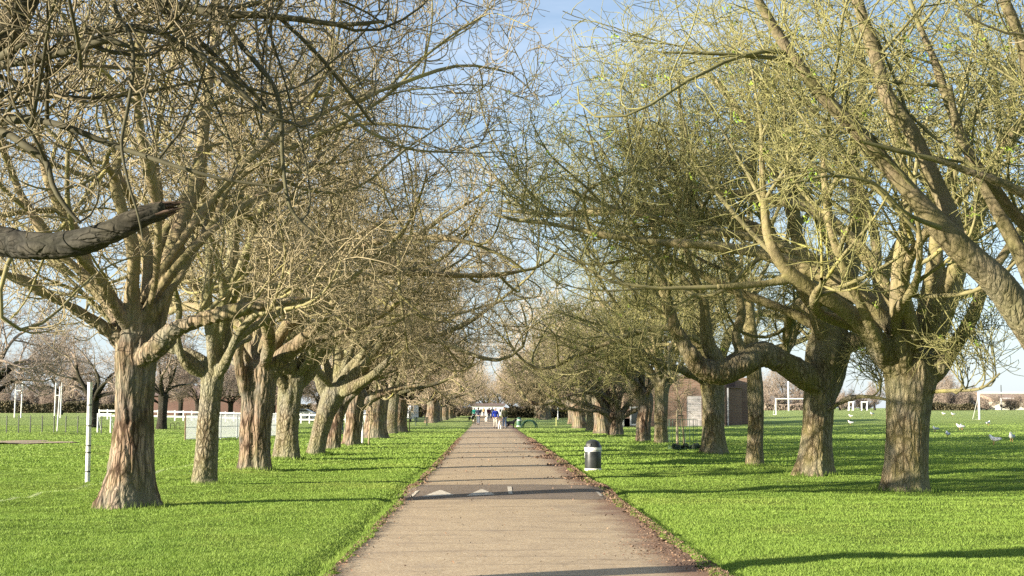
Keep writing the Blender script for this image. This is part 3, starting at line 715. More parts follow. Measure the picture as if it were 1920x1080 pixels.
# ------------------------------------------------------------------ ground, grass, path
def grass_nodes(nt, blade):
    p = nt.pos(); s = nt.sep(p)
    big = nt.noise(p, .22, 5, .65); wear = nt.noise(nt.vscale(p, (1, .6, 1), (7, 3, 0)), .55, 5, .7)
    mid = nt.noise(p, 1.2, 5, .62)
    fine = nt.noise(p, 14.0 if blade else 22.0, 4, .7)
    a = nt.ramp(mid, [(.3, (.17, .265, .045)), (.5, (.225, .33, .058)), (.72, (.30, .385, .085))])
    b = nt.ramp(fine, [(.3, (.13, .22, .038)), (.55, (.225, .33, .06)), (.75, (.32, .41, .10))])
    c = nt.mix(.45, a, b)
    c = nt.mix(nt.ramp(wear, [(.30, .55), (.46, 0.0)]), c, (.11, .215, .034))
    c = nt.mix(nt.ramp(wear, [(.60, 0.0), (.74, .35)]), c, (.36, .38, .12))
    # drier, yellower patches and the paler far pitches
    c = nt.mix(nt.ramp(big, [(.52, 0.0), (.75, .5)]), c, (.40, .42, .11))
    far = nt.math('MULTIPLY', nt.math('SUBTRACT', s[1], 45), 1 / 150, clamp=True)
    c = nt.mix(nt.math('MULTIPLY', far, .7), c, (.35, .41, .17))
    # painted touch line in the left field
    A = at(0, 945); B = at(450, 858)
    dx, dy = B.x - A.x, B.y - A.y; L = math.hypot(dx, dy)
    dist = nt.math('ABSOLUTE', nt.math('ADD', nt.math('MULTIPLY', nt.math('SUBTRACT', s[0], A.x), dy / L), nt.math('MULTIPLY', nt.math('SUBTRACT', s[1], A.y), -dx / L)))
    ln = nt.math('LESS_THAN', dist, .06)
    ln = nt.math('MULTIPLY', nt.math('MULTIPLY', ln, nt.math('LESS_THAN', s[0], -6.5)), nt.ramp(mid, [(.35, .15), (.6, .75)]))
    c = nt.mix(ln, c, (.55, .62, .35))
    return c, mid, fine, p

GROUND, nt, b, o = newmat('lawn_ground')
c, mid, fine, p = grass_nodes(nt, False)
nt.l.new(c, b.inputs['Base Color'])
h = nt.math('ADD', nt.math('MULTIPLY', nt.noise(p, 5.0, 6, .7), 1.0), nt.math('MULTIPLY', fine, .5))
nt.l.new(nt.bump(h, 1.0, .22), b.inputs['Normal'])
b.inputs['Roughness'].default_value = 1.0; b.inputs['Specular IOR Level'].default_value = .05

BLADE, nt, b, o = newmat('grass_blade')
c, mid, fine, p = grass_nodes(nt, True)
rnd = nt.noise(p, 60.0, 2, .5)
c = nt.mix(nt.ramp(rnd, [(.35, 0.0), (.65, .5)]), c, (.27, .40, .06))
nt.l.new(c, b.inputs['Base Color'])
tr = nt.node('ShaderNodeBsdfTranslucent'); nt.l.new(c, tr.inputs[0])
ms = nt.node('ShaderNodeMixShader'); ms.inputs[0].default_value = .35
nt.l.new(b.outputs[0], ms.inputs[1]); nt.l.new(tr.outputs[0], ms.inputs[2]); nt.l.new(ms.outputs[0], o.inputs[0])
b.inputs['Roughness'].default_value = .6; b.inputs['Specular IOR Level'].default_value = .25

def lawn_z(x, y):
    """the lawn lies a little above the path edge and is gently uneven"""
    x = np.asarray(x, float); y = np.asarray(y, float)
    d = np.maximum(PL - x, x - PR)
    w = sst(0.05, .5, d)
    und = .035 * np.sin(x * .9 + np.sin(y * .31) * 2) * np.sin(y * .43 + 1.3)
    q = np.stack([x.ravel() * .8, y.ravel() * 1.0, 0 * x.ravel()], 1)
    und = und + (.032 * vnoise(q) + .022 * vnoise(q * 2.3 + 5) + .010 * vnoise(q * 4.7 + 11)).reshape(x.shape)
    return Hbase(x, y) + w * (.03 + und * sst(.4, 2.5, d)) - .03 * (1 - w)

xs = np.unique(np.r_[-3000, -1500, -800, np.linspace(-400, -60, 40), np.linspace(-60, -12, 60), np.arange(-12, 14, .16), PL, PR, PL - .1, PR + .1, np.linspace(14, 60, 58), np.linspace(60, 400, 40), 800, 1500, 3000])
ys = np.unique(np.r_[-1500, -400, -100, np.linspace(-60, 8, 20), np.arange(8, 60, .2), np.arange(60, 120, 1.2), np.linspace(120, 320, 80), np.linspace(320, 900, 20), 1800, 4500])
X, Y_ = np.meshgrid(xs, ys); Z = lawn_z(X, Y_)
nx = len(xs); ny = len(ys); I = np.arange(nx * ny).reshape(ny, nx)
Q = np.stack([I[:-1, :-1], I[:-1, 1:], I[1:, 1:], I[1:, :-1]], -1).reshape(-1, 4)
g = link('ground', mesh_np('ground', np.stack([X, Y_, Z], -1).reshape(-1, 3), Q, [GROUND])); g['kind'] = 'structure'

# mown grass blades near the camera
rng = rs(77)
def blades(n, y0, y1, pw, wfac, hfac, spread=.42):
    u = rng.rand(n)
    a = 1 - pw
    y = (y0 ** a + u * (y1 ** a - y0 ** a)) ** (1 / a)
    x = (rng.rand(n) * 2 - 1) * (spread * y + 2.5) + .017 * y
    edge = .07 * np.sin(y * 3.1) + .05 * np.sin(y * 7.7 + 1)
    keep = (x < PL + .02 + edge) | (x > PR + .02 + .09 * np.sin(y * 2.3) + edge)
    x = x[keep]; y = y[keep]; n = len(x)
    z = lawn_z(x, y) - .004
    a = rng.rand(n) * 2 * PI; w = (.0050 + .004 * rng.rand(n)) * wfac * np.clip(y / 20, .8, 4)
    hh = (.026 + .030 * rng.rand(n) ** 1.5) * hfac * (1 + .35 * vnoise(np.stack([x * .9, y * .9, 0 * x], 1)))
    lean = hh * (.25 + .8 * rng.rand(n)); b_ = rng.rand(n) * 2 * PI
    base = np.stack([x, y, z], 1); side = np.stack([np.cos(a) * w, np.sin(a) * w, 0 * a], 1)
    tip = base + np.stack([np.cos(b_) * lean, np.sin(b_) * lean, hh], 1)
    V = np.stack([base - side, base + side, tip], 1).reshape(-1, 3)
    return V
VB = np.concatenate([blades(700000, 12.5, 42, 1.3, 1.0, .70), blades(260000, 38, 120, 1.25, 1.7, 1.1, .38)])
def tufts():
    out = []; rg = rs(9)
    for bx, by, r in TREEBASES:
        if by < 12: continue
        n = 1100; a = rg.rand(n) * 2 * PI; d = .36 + np.abs(rg.randn(n)) * .16
        x = bx + np.cos(a) * d; y = by + np.sin(a) * d; z = lawn_z(x, y) - .004
        hh = .05 + .09 * rg.rand(n); w = (.004 + .004 * rg.rand(n)) * max(1, by / 25); th = rg.rand(n) * 6.28; ln = hh * .5 * rg.rand(n); b_ = rg.rand(n) * 6.28
        base = np.stack([x, y, z], 1); side = np.stack([np.cos(th) * w, np.sin(th) * w, 0 * w], 1); tip = base + np.stack([np.cos(b_) * ln, np.sin(b_) * ln, hh], 1)
        out.append(np.stack([base - side, base + side, tip], 1).reshape(-1, 3))
    n = 26000; y = 12.5 * (60 / 12.5) ** rg.rand(n); s_ = rg.rand(n) < .5     # ragged fringe over the path edges
    fr = .10 * vnoise(np.stack([y * 1.7, s_ * 9., 0 * y], 1)) + .06 * vnoise(np.stack([y * 5, s_ * 9., 0 * y], 1))
    x = np.where(s_, PL + .03 + fr - np.abs(rg.randn(n)) * .05, PR - .02 - fr + np.abs(rg.randn(n)) * .05); z = np.full(n, .008)
    hh = .025 + .04 * rg.rand(n); w = (.004 + .004 * rg.rand(n)) * np.clip(y / 22, .8, 3); th = rg.rand(n) * 6.28; ln = hh * rg.rand(n); b_ = rg.rand(n) * 6.28
    base = np.stack([x, y, z], 1); side = np.stack([np.cos(th) * w, np.sin(th) * w, 0 * w], 1); tip = base + np.stack([np.cos(b_) * ln, np.sin(b_) * ln, hh], 1)
    out.append(np.stack([base - side, base + side, tip], 1).reshape(-1, 3))
    return np.concatenate(out)
VB = np.concatenate([VB, tufts()])
gr = link('grass', mesh_np('grass', VB, np.arange(len(VB)).reshape(-1, 3), [BLADE], smooth=False)); gr['kind'] = 'stuff'
tag(gr, 'short bright green lawn grass on both sides of the path', 'grass')

PATHM, nt, b, o = newmat('path_tarmac')
p = nt.pos(); s = nt.sep(p)
chip = nt.voro(p, 45, out='Color'); chs = nt.sep(chip)[0]
fine = nt.noise(p, 70, 3, .7); mid = nt.noise(p, 1.4, 6, .65); streak = nt.noise(nt.vscale(p, (.25, 1.6, 1)), 1.6, 5, .6)
c = nt.ramp(chs, [(.0, (.31, .225, .135)), (.45, (.47, .36, .225)), (.8, (.58, .46, .305)), (1.0, (.74, .62, .45))])
c = nt.mix(.5, c, nt.ramp(fine, [(.3, (.29, .215, .13)), (.7, (.58, .455, .305))]))
c = nt.mix(nt.ramp(mid, [(.35, .3), (.6, 0.0)]), c, (.27, .20, .14))
c = nt.mix(nt.ramp(streak, [(.38, .35), (.46, 0.0)]), c, (.20, .15, .11))
crk = nt.voro(nt.mix(.25, nt.vscale(p, (.35, .22, 1)), nt.noise(p, .9, 4, .6, out=1), 'LINEAR_LIGHT'), 1.0, 'DISTANCE_TO_EDGE')
c = nt.mix(nt.math('MULTIPLY', nt.ramp(crk, [(.0, 1.0), (.006, .6), (.012, 0.0)]), nt.ramp(nt.noise(p, .5, 3, .5), [(.48, 0.0), (.62, .5)])), c, (.20, .15, .10))
pt_ = nt.noise(nt.vscale(p, (.5, .3, 1)), .8, 2, .4)
c = nt.mix(nt.ramp(pt_, [(.60, 0.0), (.62, .28)]), c, (.24, .19, .15))
# earth and rotted leaves at right; shadow of the grass edge painted at left
er = nt.math('SUBTRACT', s[0], PR - .64); er = nt.math('ADD', er, nt.math('MULTIPLY', nt.math('SUBTRACT', nt.noise(p, 1.1, 6, .7), .5), 1.5))
er = nt.math('MULTIPLY', er, 2.2, clamp=True)
el = nt.math('SUBTRACT', PL + .22, s[0]); el = nt.math('ADD', el, nt.math('MULTIPLY', nt.math('SUBTRACT', nt.noise(p, 1.3, 6, .7), .5), .7))
el = nt.math('MULTIPLY', el, 3.0, clamp=True)
c = nt.mix(nt.math('MULTIPLY', er, .8), c, nt.ramp(nt.noise(p, 30, 3, .7), [(.35, (.10, .05, .035)), (.65, (.27, .15, .10))]))
c = nt.mix(nt.math('MULTIPLY', el, .75), c, nt.ramp(nt.noise(p, 30, 3, .7), [(.35, (.06, .04, .03)), (.65, (.17, .12, .085))]))
nt.l.new(c, b.inputs['Base Color'])
nt.l.new(nt.bump(nt.math('ADD', chs, nt.math('MULTIPLY', mid, .8)), .55, .012), b.inputs['Normal'])
b.inputs['Roughness'].default_value = .9

ysp = np.unique(np.r_[np.linspace(-40, 8, 30), np.arange(8, 70, .12), np.arange(70, 140, .6), np.arange(140, 330, 2)])
# the hump's own stretch is covered by the hump mesh lying above
rowsv = []
for y in ysp:
    e1 = .05 * math.sin(y * 3.1) + .04 * math.sin(y * 7.7) + .03 * math.sin(y * 17.1); e2 = .07 * math.sin(y * 2.3 + 1) + .05 * math.sin(y * 6.1) + .03 * math.sin(y * 15)
    if 25.6 < y < 32.4: e1 -= .12 * math.sin((y - 25.6) / 6.8 * PI); e2 += .10 * math.sin((y - 25.6) / 6.8 * PI)
    xsr = np.linspace(PL + e1, PR + e2, 13)
    rowsv.append([(x, y, .012 + .03 * (1 - ((x - .36) / 1.96) ** 2) * .6) for x in xsr])
V = np.array(rowsv).reshape(-1, 3); I = np.arange(len(V)).reshape(len(ysp), 13)
Q = np.stack([I[:-1, :-1], I[:-1, 1:], I[1:, 1:], I[1:, :-1]], -1).reshape(-1, 4)
pa = link('path', mesh_np('path', V, Q, [PATHM])); pa['kind'] = 'structure'

# speed hump
def dark_tarmac(name, base):
    m, nt, b, o = newmat(name); p = nt.pos(); ch = nt.sep(nt.voro(p, 60, out='Color'))[0]
    c = nt.ramp(ch, [(0, tuple(x * .65 for x in base)), (.6, base), (1, tuple(x * 1.7 for x in base))])
    c = nt.mix(nt.ramp(nt.noise(p, 1.3, 5, .65), [(.35, 0.0), (.65, .5)]), c, (.30, .235, .17))
    nt.l.new(c, b.inputs['Base Color']); nt.l.new(nt.bump(ch, .5, .01), b.inputs['Normal']); b.inputs['Roughness'].default_value = .85
    return m
HUMPM = dark_tarmac('hump_tarmac', (.17, .135, .105))
def hump_z(x, y):
    crown_ = .012 + .018 * (1 - ((x - .36) / 1.96) ** 2)
    e = float(sst(0, .35, min(x - (PL - .05), (PR + .05) - x)))
    return crown_ + .004 + float(Hhump(y)) * (.35 + .65 * e)
hx = np.linspace(PL - .05, PR + .05, 29); hy = np.unique(np.r_[np.linspace(26.4, 28.4, 9), np.linspace(28.4, 29.4, 4), np.linspace(29.4, 31.4, 9)])
V = np.array([[(x, y, hump_z(x, y)) for x in hx] for y in hy]).reshape(-1, 3); I = np.arange(len(V)).reshape(len(hy), 29)
Q = np.stack([I[:-1, :-1], I[:-1, 1:], I[1:, 1:], I[1:, :-1]], -1).reshape(-1, 4)
hm = link('speed_hump', mesh_np('speed_hump', V, Q, [HUMPM], smooth=False)); hm['kind'] = 'structure'
PAINT, nt, b, o = newmat('worn_white_paint')
p = nt.pos(); n = nt.noise(p, 22, 5, .7)
nt.l.new(nt.ramp(n, [(.40, (.30, .24, .18)), (.48, (.60, .54, .44)), (.7, (.72, .67, .57))]), b.inputs['Base Color'])
def mark(poly, name='road_marking'):
    """poly: (x,y) corners on the hump; a strip grid so it follows the ramp"""
    V = []; Q = []
    (ax, ay), (bx, by), (cx, cy), (dx, dy) = poly     # a-b near edge, d-c far edge
    n = 10
    for j in range(n + 1):
        for i in range(n + 1):
            u = i / n; v = j / n
            x = (ax * (1 - u) + bx * u) * (1 - v) + (dx * (1 - u) + cx * u) * v
            y = (ay * (1 - u) + by * u) * (1 - v) + (dy * (1 - u) + cy * u) * v
            V.append((x, y, hump_z(x, y) + .006))
    I = np.arange(len(V)).reshape(n + 1, n + 1)
    Q = np.stack([I[:-1, :-1], I[:-1, 1:], I[1:, 1:], I[1:, :-1]], -1).reshape(-1, 4)
    mo = link(name, mesh_np(name, np.array(V), Q, [PAINT], smooth=False)); mo['kind'] = 'structure'
def g2(px, py):
    q = at(px, py, True); return (q.x, q.y)
def trim(name, a, b_, cpt):
    # a triangle as a strip that narrows to a point
    mark([a, b_, (cpt[0] + .02, cpt[1]), (cpt[0] - .02, cpt[1])], name)
trim('road_marking', g2(790, 934.5), g2(852, 932), g2(826, 922))
trim('road_marking', g2(874, 933.5), g2(930, 931.5), g2(903, 921))
mark([g2(953, 930), g2(961, 930), g2(959, 916), g2(951, 916)])
mark([g2(767, 934), g2(774, 934), g2(786, 922), g2(779, 922)])
mark([g2(1125, 932), g2(1131, 931), g2(1122, 923), g2(1117, 924)])

# fallen leaves along the edges
LEAFM, nt, b, o = newmat('fallen_leaf')
nt.l.new(nt.ramp(nt.noise(nt.pos(), 25, 2), [(.3, (.10, .06, .042)), (.5, (.20, .125, .085)), (.75, (.42, .30, .19))]), b.inputs['Base Color'])
n = 17000
y = 12.5 * (80 / 12.5) ** rng.rand(n)
side = rng.rand(n) < .8
clump = vnoise(np.stack([y * .5, side * 5., y * 0], 1)) * .5 + .5
xr = PR + .10 - np.abs(rng.randn(n)) * (.09 + .55 * clump ** 3); xl = PL - .02 + np.abs(rng.randn(n)) * .10
x = np.where(side, xr, xl)
sel = rng.rand(n) < .03; x[sel] = rng.uniform(PL, PR, sel.sum())
z = .045 + .01 * rng.rand(n) + np.interp(y, [h_[0] for h_ in HUMP], [h_[1] for h_ in HUMP])
a = rng.rand(n) * 6.28; s_ = (.008 + .014 * rng.rand(n)) * np.clip(y / 22, .8, 2.2)
d = np.stack([np.cos(a) * s_, np.sin(a) * s_, .3 * s_ * rng.randn(n)], 1); e = np.stack([-np.sin(a) * s_ * .5, np.cos(a) * s_ * .5, .4 * s_ * rng.randn(n)], 1)
c0 = np.stack([x, y, z], 1)
V = np.stack([c0 - d, c0 - e, c0 + d, c0 + e], 1).reshape(-1, 3)
lf = link('leaf_litter', mesh_np('leaf_litter', V, np.arange(4 * n).reshape(-1, 4), [LEAFM], smooth=False)); lf['kind'] = 'stuff'
tag(lf, 'brown fallen leaves and husks along the path edges', 'leaves')

# bare soil strip on the left field
SOIL, nt, b, o = newmat('bare_soil'); nt.l.new(nt.ramp(nt.noise(nt.pos(), 3, 6, .7), [(.35, (.30, .22, .14)), (.65, (.50, .38, .26))]), b.inputs['Base Color'])
A = at(-60, 832); B = at(146, 831)
V = []
for i in range(21):
    t = i / 20; xm = A.x + (B.x - A.x) * t; ym = (A.y + B.y) / 2; w = 2.6 * math.sin(PI * min(1, .12 + (1 - t) * 2.2) * .5) + .3 * math.sin(i * 1.9)
    for q in (-1, 0, 1): V.append((xm, ym + q * w, float(lawn_z(xm, ym)) + .055))
I = np.arange(63).reshape(21, 3); Q = np.stack([I[:-1, :-1], I[1:, :-1], I[1:, 1:], I[:-1, 1:]], -1).reshape(-1, 4)
so = link('bare_soil', mesh_np('bare_soil', np.array(V), Q, [SOIL])); so['kind'] = 'structure'

# ------------------------------------------------------------------ small builders
WHITE = simple('white_paint', (.80, .80, .78), .5, var=.05)
OLDWHITE = simple('weathered_white_paint', (.74, .73, .70), .6, var=.12, scale=4)
BLACKP = simple('black_plastic', (.030, .034, .033), .38, var=.15, spec=.5)
DARK = simple('dark_metal', (.05, .055, .05), .5)
RUST = simple('rusty_post', (.20, .12, .08), .8)
GREENP = simple('green_paint', (.05, .13, .08), .45)
WOOD = simple('stake_wood', (.48, .38, .25), .8)
GREYP = simple('galvanised_mesh', (.60, .62, .64), .5, var=.08)
DWOOD = simple('bench_wood', (.05, .075, .05), .7)

class MB:
    def __init__(s): s.bm = bmesh.new()
    def box(s, c, sz, rz=0, bev=0):
        r = bmesh.ops.create_cube(s.bm, size=1.0, matrix=Matrix.Translation(c) @ Matrix.Rotation(rz, 4, 'Z') @ Matrix.Diagonal((*sz, 1)))
        if bev: bmesh.ops.bevel(s.bm, geom=list({e for v in r['verts'] for e in v.link_edges}), offset=bev, segments=2, affect='EDGES')
        return s
    def bar(s, a, b, r, seg=8, r2=None):
        a = Vector(a); b = Vector(b); d = b - a
        M = Matrix.Translation((a + b) / 2) @ d.to_track_quat('Z', 'Y').to_matrix().to_4x4()
        bmesh.ops.create_cone(s.bm, cap_ends=True, segments=seg, radius1=r, radius2=r if r2 is None else r2, depth=d.length, matrix=M); return s
    def lathe(s, prof, seg=32, c=(0, 0, 0)):
        rings = []
        for r, z in prof: rings.append([s.bm.verts.new((c[0] + r * math.cos(i * 2 * PI / seg), c[1] + r * math.sin(i * 2 * PI / seg), c[2] + z)) for i in range(seg)])
        for A_, B_ in zip(rings, rings[1:]):
            for i in range(seg): s.bm.faces.new((A_[i], A_[(i + 1) % seg], B_[(i + 1) % seg], B_[i]))
        s.bm.faces.new(list(reversed(rings[0]))); s.bm.faces.new(rings[-1]); return s
    def poly(s, pts):
        s.bm.faces.new([s.bm.verts.new(p) for p in pts]); return s
    def ball(s, c, r, seg=12):
        r = r if hasattr(r, '__len__') else (r,) * 3
        bmesh.ops.create_uvsphere(s.bm, u_segments=seg, v_segments=seg // 2 + 2, radius=1, matrix=Matrix.Translation(c) @ Matrix.Diagonal((*r, 1))); return s
    def build(s, name, mat, parent=None, smooth=False, loc=None):
        bmesh.ops.recalc_face_normals(s.bm, faces=s.bm.faces)
        me = bpy.data.meshes.new(name); s.bm.to_mesh(me); s.bm.free(); me.materials.append(mat)
        if smooth:
            me.polygons.foreach_set('use_smooth', np.ones(len(me.polygons), bool))
            try: me.set_sharp_from_angle(angle=R(40))
            except Exception: pass
        return link(name, me, parent, loc)

# litter bins
def litter_bin(px, py, label, body, s=1.0, hasplate=False):
    q = at(px, py); z = float(lawn_z(q.x, q.y))
    t = empty('litter_bin', (q.x, q.y, z), label, 'litter bin', 'dome-topped litter bins beside the path'); t.scale = (s,) * 3
    MB().lathe([(.225, -.02), (.225, .05), (.221, .055), (.205, .06)], 48).build('base_ring', OLDWHITE, t, True)
    MB().lathe([(.2, .045), (.218, .05), (.222, .07), (.222, .50), (.218, .52), (.2, .525)], 48).build('body', body, t, True)
    MB().lathe([(.2, .505), (.226, .508), (.226, .522), (.2, .525)], 48).build('trim_ring', OLDWHITE, t, True)
    MB().lathe([(.2, .53), (.229, .535), (.232, .55), (.232, .605), (.229, .615), (.2, .62)], 48).build('band', WHITE, t, True)
    hood = [(.21, .615), (.229, .62), (.229, .64), (.215, .66)] + [(.205 * math.cos(a), .66 + .165 * math.sin(a)) for a in np.linspace(.08, 1.5, 10)]
    MB().lathe(hood, 48).build('dome_lid', body, t, True)
    # opening in the dome, a dark recess with a rim
    MB().box((-.12, -.165, .675), (.13, .04, .075), R(-36), .008).build('opening', BLACKP, t)
    pl = MB().box((-.222, -.03, .40), (.006, .11, .13), 0, .002).build('notice_plate', WHITE, t)
    return t
litter_bin(1112, 884, 'black dome-topped litter bin with white band on the grass right of the path', BLACKP)
litter_bin(973, 800, 'small dark green litter bin with white band by the distant hoop', GREENP, 1.0)

# tall white post
q = at(164, 905); t = empty('white_post', q, 'tall leaning white pole with dark straps left of the first trunk', 'post')
top = pt(169, 719, q.y) - q
MB().bar((0, 0, -.2), tuple(top), .055, 20).build('pole', OLDWHITE, t, True)
tv = Vector(top)
for f in (.11, .30, .37, .57, .78):
    MB().bar(tv * f - tv * .004, tv * f + tv * .008, .0605, 20).build('strap', DARK, t, True)
MB().bar(tv, tv * 1.012, .062, 20).build('cap', WHITE, t, True)

# young trees, stakes and guards
def sapling(px, py, hpx, label, seed, s=1.0, stake2=False, pale=False):
    q = at(px, py); z = float(lawn_z(q.x, q.y)); hh = hpx * q.y / F
    t = empty('young_tree', (q.x, q.y, z), label, 'young tree', 'staked young trees')
    rng = rs(seed)
    P = grow(np.array([[0, 0, -.05]]), np.array([[0, 0, 1.]]), np.array([hh]), 14, .03, .1, rng)[0]
    acc = Acc(); rr = np.linspace(.045, .012, 15) * s; acc.add(P[None], rr[None], 10, 0)
    link('trunk', acc.mesh('trunk', [TWIG_L]), t)
    acc = Acc(); S, D, rad, _ = spawn(P[None], rr[None], 16, .45, (.6, 1.2), rng)
    P1 = grow(S, D, .5 + .8 * rng.rand(len(S)), 8, .12, .08, rng); R1 = np.full((len(P1), 1), .013) * np.linspace(1, .5, 9)[None]; acc.add(P1, R1, 5, 0)
    S, D, rad, _ = spawn(P1, R1, 6, .2, (.5, 1.1), rng); P2 = grow(S, D, .2 + .4 * rng.rand(len(S)), 5, .2, .05, rng); acc.add(P2, np.full((len(P2), 6), .008), 4, 0)
    link('crown', acc.mesh('crown', [TWIG_L]), t)
    st = empty('tree_stake', (q.x - .28, q.y, z), 'wooden stake beside ' + label, 'stake', 'wooden tree stakes')
    MB().bar((0, 0, -.1), (0, 0, 1.55), .05, 10).bar((0, 0, 1.55), (0, 0, 1.58), .05, 10, .03).build('post', OLDWHITE if pale else WOOD, st, True)
    MB().bar((0, 0, 1.35), (.26, 0, 1.35), .025, 8).build('tie', DARK, st)
    return t, q, z
t, q, z = sapling(1283, 843, 140, 'staked young tree in a wire guard before the brick pavilion', 41)
gd = empty('tree_guard', (q.x - .05, q.y, z), 'thin round wire guard around the young tree before the pavilion', 'tree guard')
gm = MB()
for i in range(20): a = i / 20 * 2 * PI; gm.bar((.6 * math.cos(a), .6 * math.sin(a), 0), (.6 * math.cos(a), .6 * math.sin(a), 1.2), .007, 5)
for zz in (.02, .3, .6, .9, 1.2):
    for i in range(20):
        a = i / 20 * 2 * PI; c = (i + 1) / 20 * 2 * PI; gm.bar((.6 * math.cos(a), .6 * math.sin(a), zz), (.6 * math.cos(c), .6 * math.sin(c), zz), .006, 5)
gm.build('wire_mesh', GREENP, gd)
tg = empty('tree_guard_rubble', (q.x, q.y - .1, z), 'low dark clumps of turf at the foot of the staked young tree', 'turf clump')
mb = MB(); rr_ = random.Random(4)
for i in range(14): mb.ball((rr_.uniform(-.5, .6), rr_.uniform(-.15, .15), rr_.uniform(.03, .16)), (rr_.uniform(.06, .14), rr_.uniform(.06, .12), rr_.uniform(.06, .15)), 8)
mb.build('clump', simple('dark_turf', (.05, .065, .04), 1.0), tg, True)
sapling(691, 835, 85, 'slender young tree between stakes right of the seventh left trunk', 42, pale=True)
sapling(768, 812, 55, 'thin young tree tied to pale stakes in front of the dark bench', 43, pale=True)

# dark bench
def bench(px, py, label, rz, wpx):
    q = at(px, py); w = wpx * q.y / F
    t = empty('park_bench', (q.x, q.y, q.z), label, 'bench', rz=rz)
    m = MB()
    for k_ in range(3): m.box((0, -.12 + k_ * .15, .45), (w, .12, .04), 0, .006)
    m.build('seat', DWOOD, t)
    m = MB()
    for k_ in range(2): m.box((0, .30 + .03 * k_, .62 + .17 * k_), (w, .035, .13), 0, .006)
    m.build('backrest', DWOOD, t)
    for sx in (-1, 1):
        MB().box((sx * w * .38, .05, .21), (.07, .42, .42), 0, .01).box((sx * w * .38, .31, .5), (.07, .06, .75), 0, .01).build('leg', DWOOD, t)
bench(790, 800, 'dark wooden bench on the grass behind the thin young tree', R(8), 27)

# hoop rack
q = at(991, 803)
t = empty('hoop_rack', q, 'green metal hoop standing on grass beside the distant litter bin', 'hoop rack', rz=R(0))
for k_, dx in enumerate((0, .14)):
    m = MB(); P_ = [(dx + .62 * math.cos(a), .12 * k_, .66 * math.sin(a)) for a in np.linspace(0, PI, 15)]
    for a_, b_ in zip(P_, P_[1:]): m.bar(a_, b_, .055, 8)
    m.build('hoop', GREENP, t, True)
# two small hoops left
q = at(328, 806)
for i in range(2):
    t = empty('hoop_rack', (q.x + (.42 * i - .2), q.y, q.z), 'small rusty hoop, %s of two near the pale panel fence' % ('left' if i == 0 else 'right'), 'hoop rack', 'small rusty hoops')
    m = MB(); P_ = [(.15 * math.cos(a), 0, .38 + .15 * math.sin(a)) for a in np.linspace(0, PI, 9)]; P_ = [(.15, 0, 0)] + P_ + [(-.15, 0, 0)]
    for a_, b_ in zip(P_, P_[1:]): m.bar(a_, b_, .022, 8)
    m.build('hoop', RUST, t, True)

# marker stub right of the path
q = at(1043, 800); t = empty('marker_post', q, 'short pale yellow marker stick on the grass near the distant hoop', 'marker')
MB().bar((0, 0, -.05), (0, 0, .85), .04, 10, .035).build('post', simple('pale_yellow', (.5, .5, .18)), t, True)
q = at(1046, 787); t = empty('white_post', q, 'pale post standing before the white hall behind the right row', 'post')
MB().bar((0, 0, -.05), (0, 0, 1.75), .07, 12).build('pole', OLDWHITE, t, True)
q = at(781, 780); t = empty('white_post', q, 'slim white post on the grass above the dark bench', 'post')
MB().bar((0, 0, -.05), (0, 0, 1.5), .06, 12).build('pole', WHITE, t, True)

# ------------------------------------------------------------------ fences on the left field
def posts_fence(name, A, B, n, label, hh, rails, post_r, rail_r, mp, mr, cat='fence', square=False):
    A = Vector(A); B = Vector(B); t = empty(name, A, label, cat)
    D = B - A
    for i in range(n + 1):
        f = i / n; p_ = D * f; z0 = gz(A.x + p_.x, A.y + p_.y) - A.z
        m = MB()
        if square: m.box((p_.x, p_.y, z0 + hh / 2), (post_r * 2, post_r * 2, hh + .1))
        else: m.bar((p_.x, p_.y, z0 - .1), (p_.x, p_.y, z0 + hh), post_r, 8)
        m.build('post', mp, t)
    for rz_ in rails:
        m = MB()
        for i in range(n):
            a_ = D * (i / n); b_ = D * ((i + 1) / n)
            za = gz(A.x + a_.x, A.y + a_.y) - A.z; zb = gz(A.x + b_.x, A.y + b_.y) - A.z
            if square:
                c_ = (a_ + b_) / 2; m.box((c_.x, c_.y - post_r - .02, (za + zb) / 2 + rz_), ((b_ - a_).length - .004, .04, rail_r * 2), math.atan2(D.y, D.x))
            else: m.bar((a_.x, a_.y, za + rz_), (b_.x, b_.y, zb + rz_), rail_r, 6)
        m.build('rail', mr, t)
    return t
A = at(-10, 812); B = at(190, 813)
posts_fence('wire_fence', A, B, 9, 'low dark wire fence crossing the far left field', 1.15, (.15, .55, 1.0), .035, .008, DARK, DARK)
# white rail fence running across
YF = 150.0
a_ = pt(186, 765, YF); b_ = pt(596, 765, YF); 
fz = 1.0
posts_fence('rail_fence', (a_.x, YF, gz(a_.x, YF)), (b_.x, YF, gz(b_.x, YF)), 26, 'long white two-rail fence behind the left tree trunks', 1.05, (.95, .45), .06, .085, WHITE, WHITE, square=True)
a_ = pt(612, 765, YF + 6); b_ = pt(720, 765, YF + 6)
posts_fence('rail_fence', (a_.x, YF + 6, gz(a_.x, YF + 6)), (b_.x, YF + 6, gz(b_.x, YF + 6)), 6, 'short white rail fence seen between the sixth and eighth left trunks', 1.05, (.95, .45), .06, .085, WHITE, WHITE, square=True)
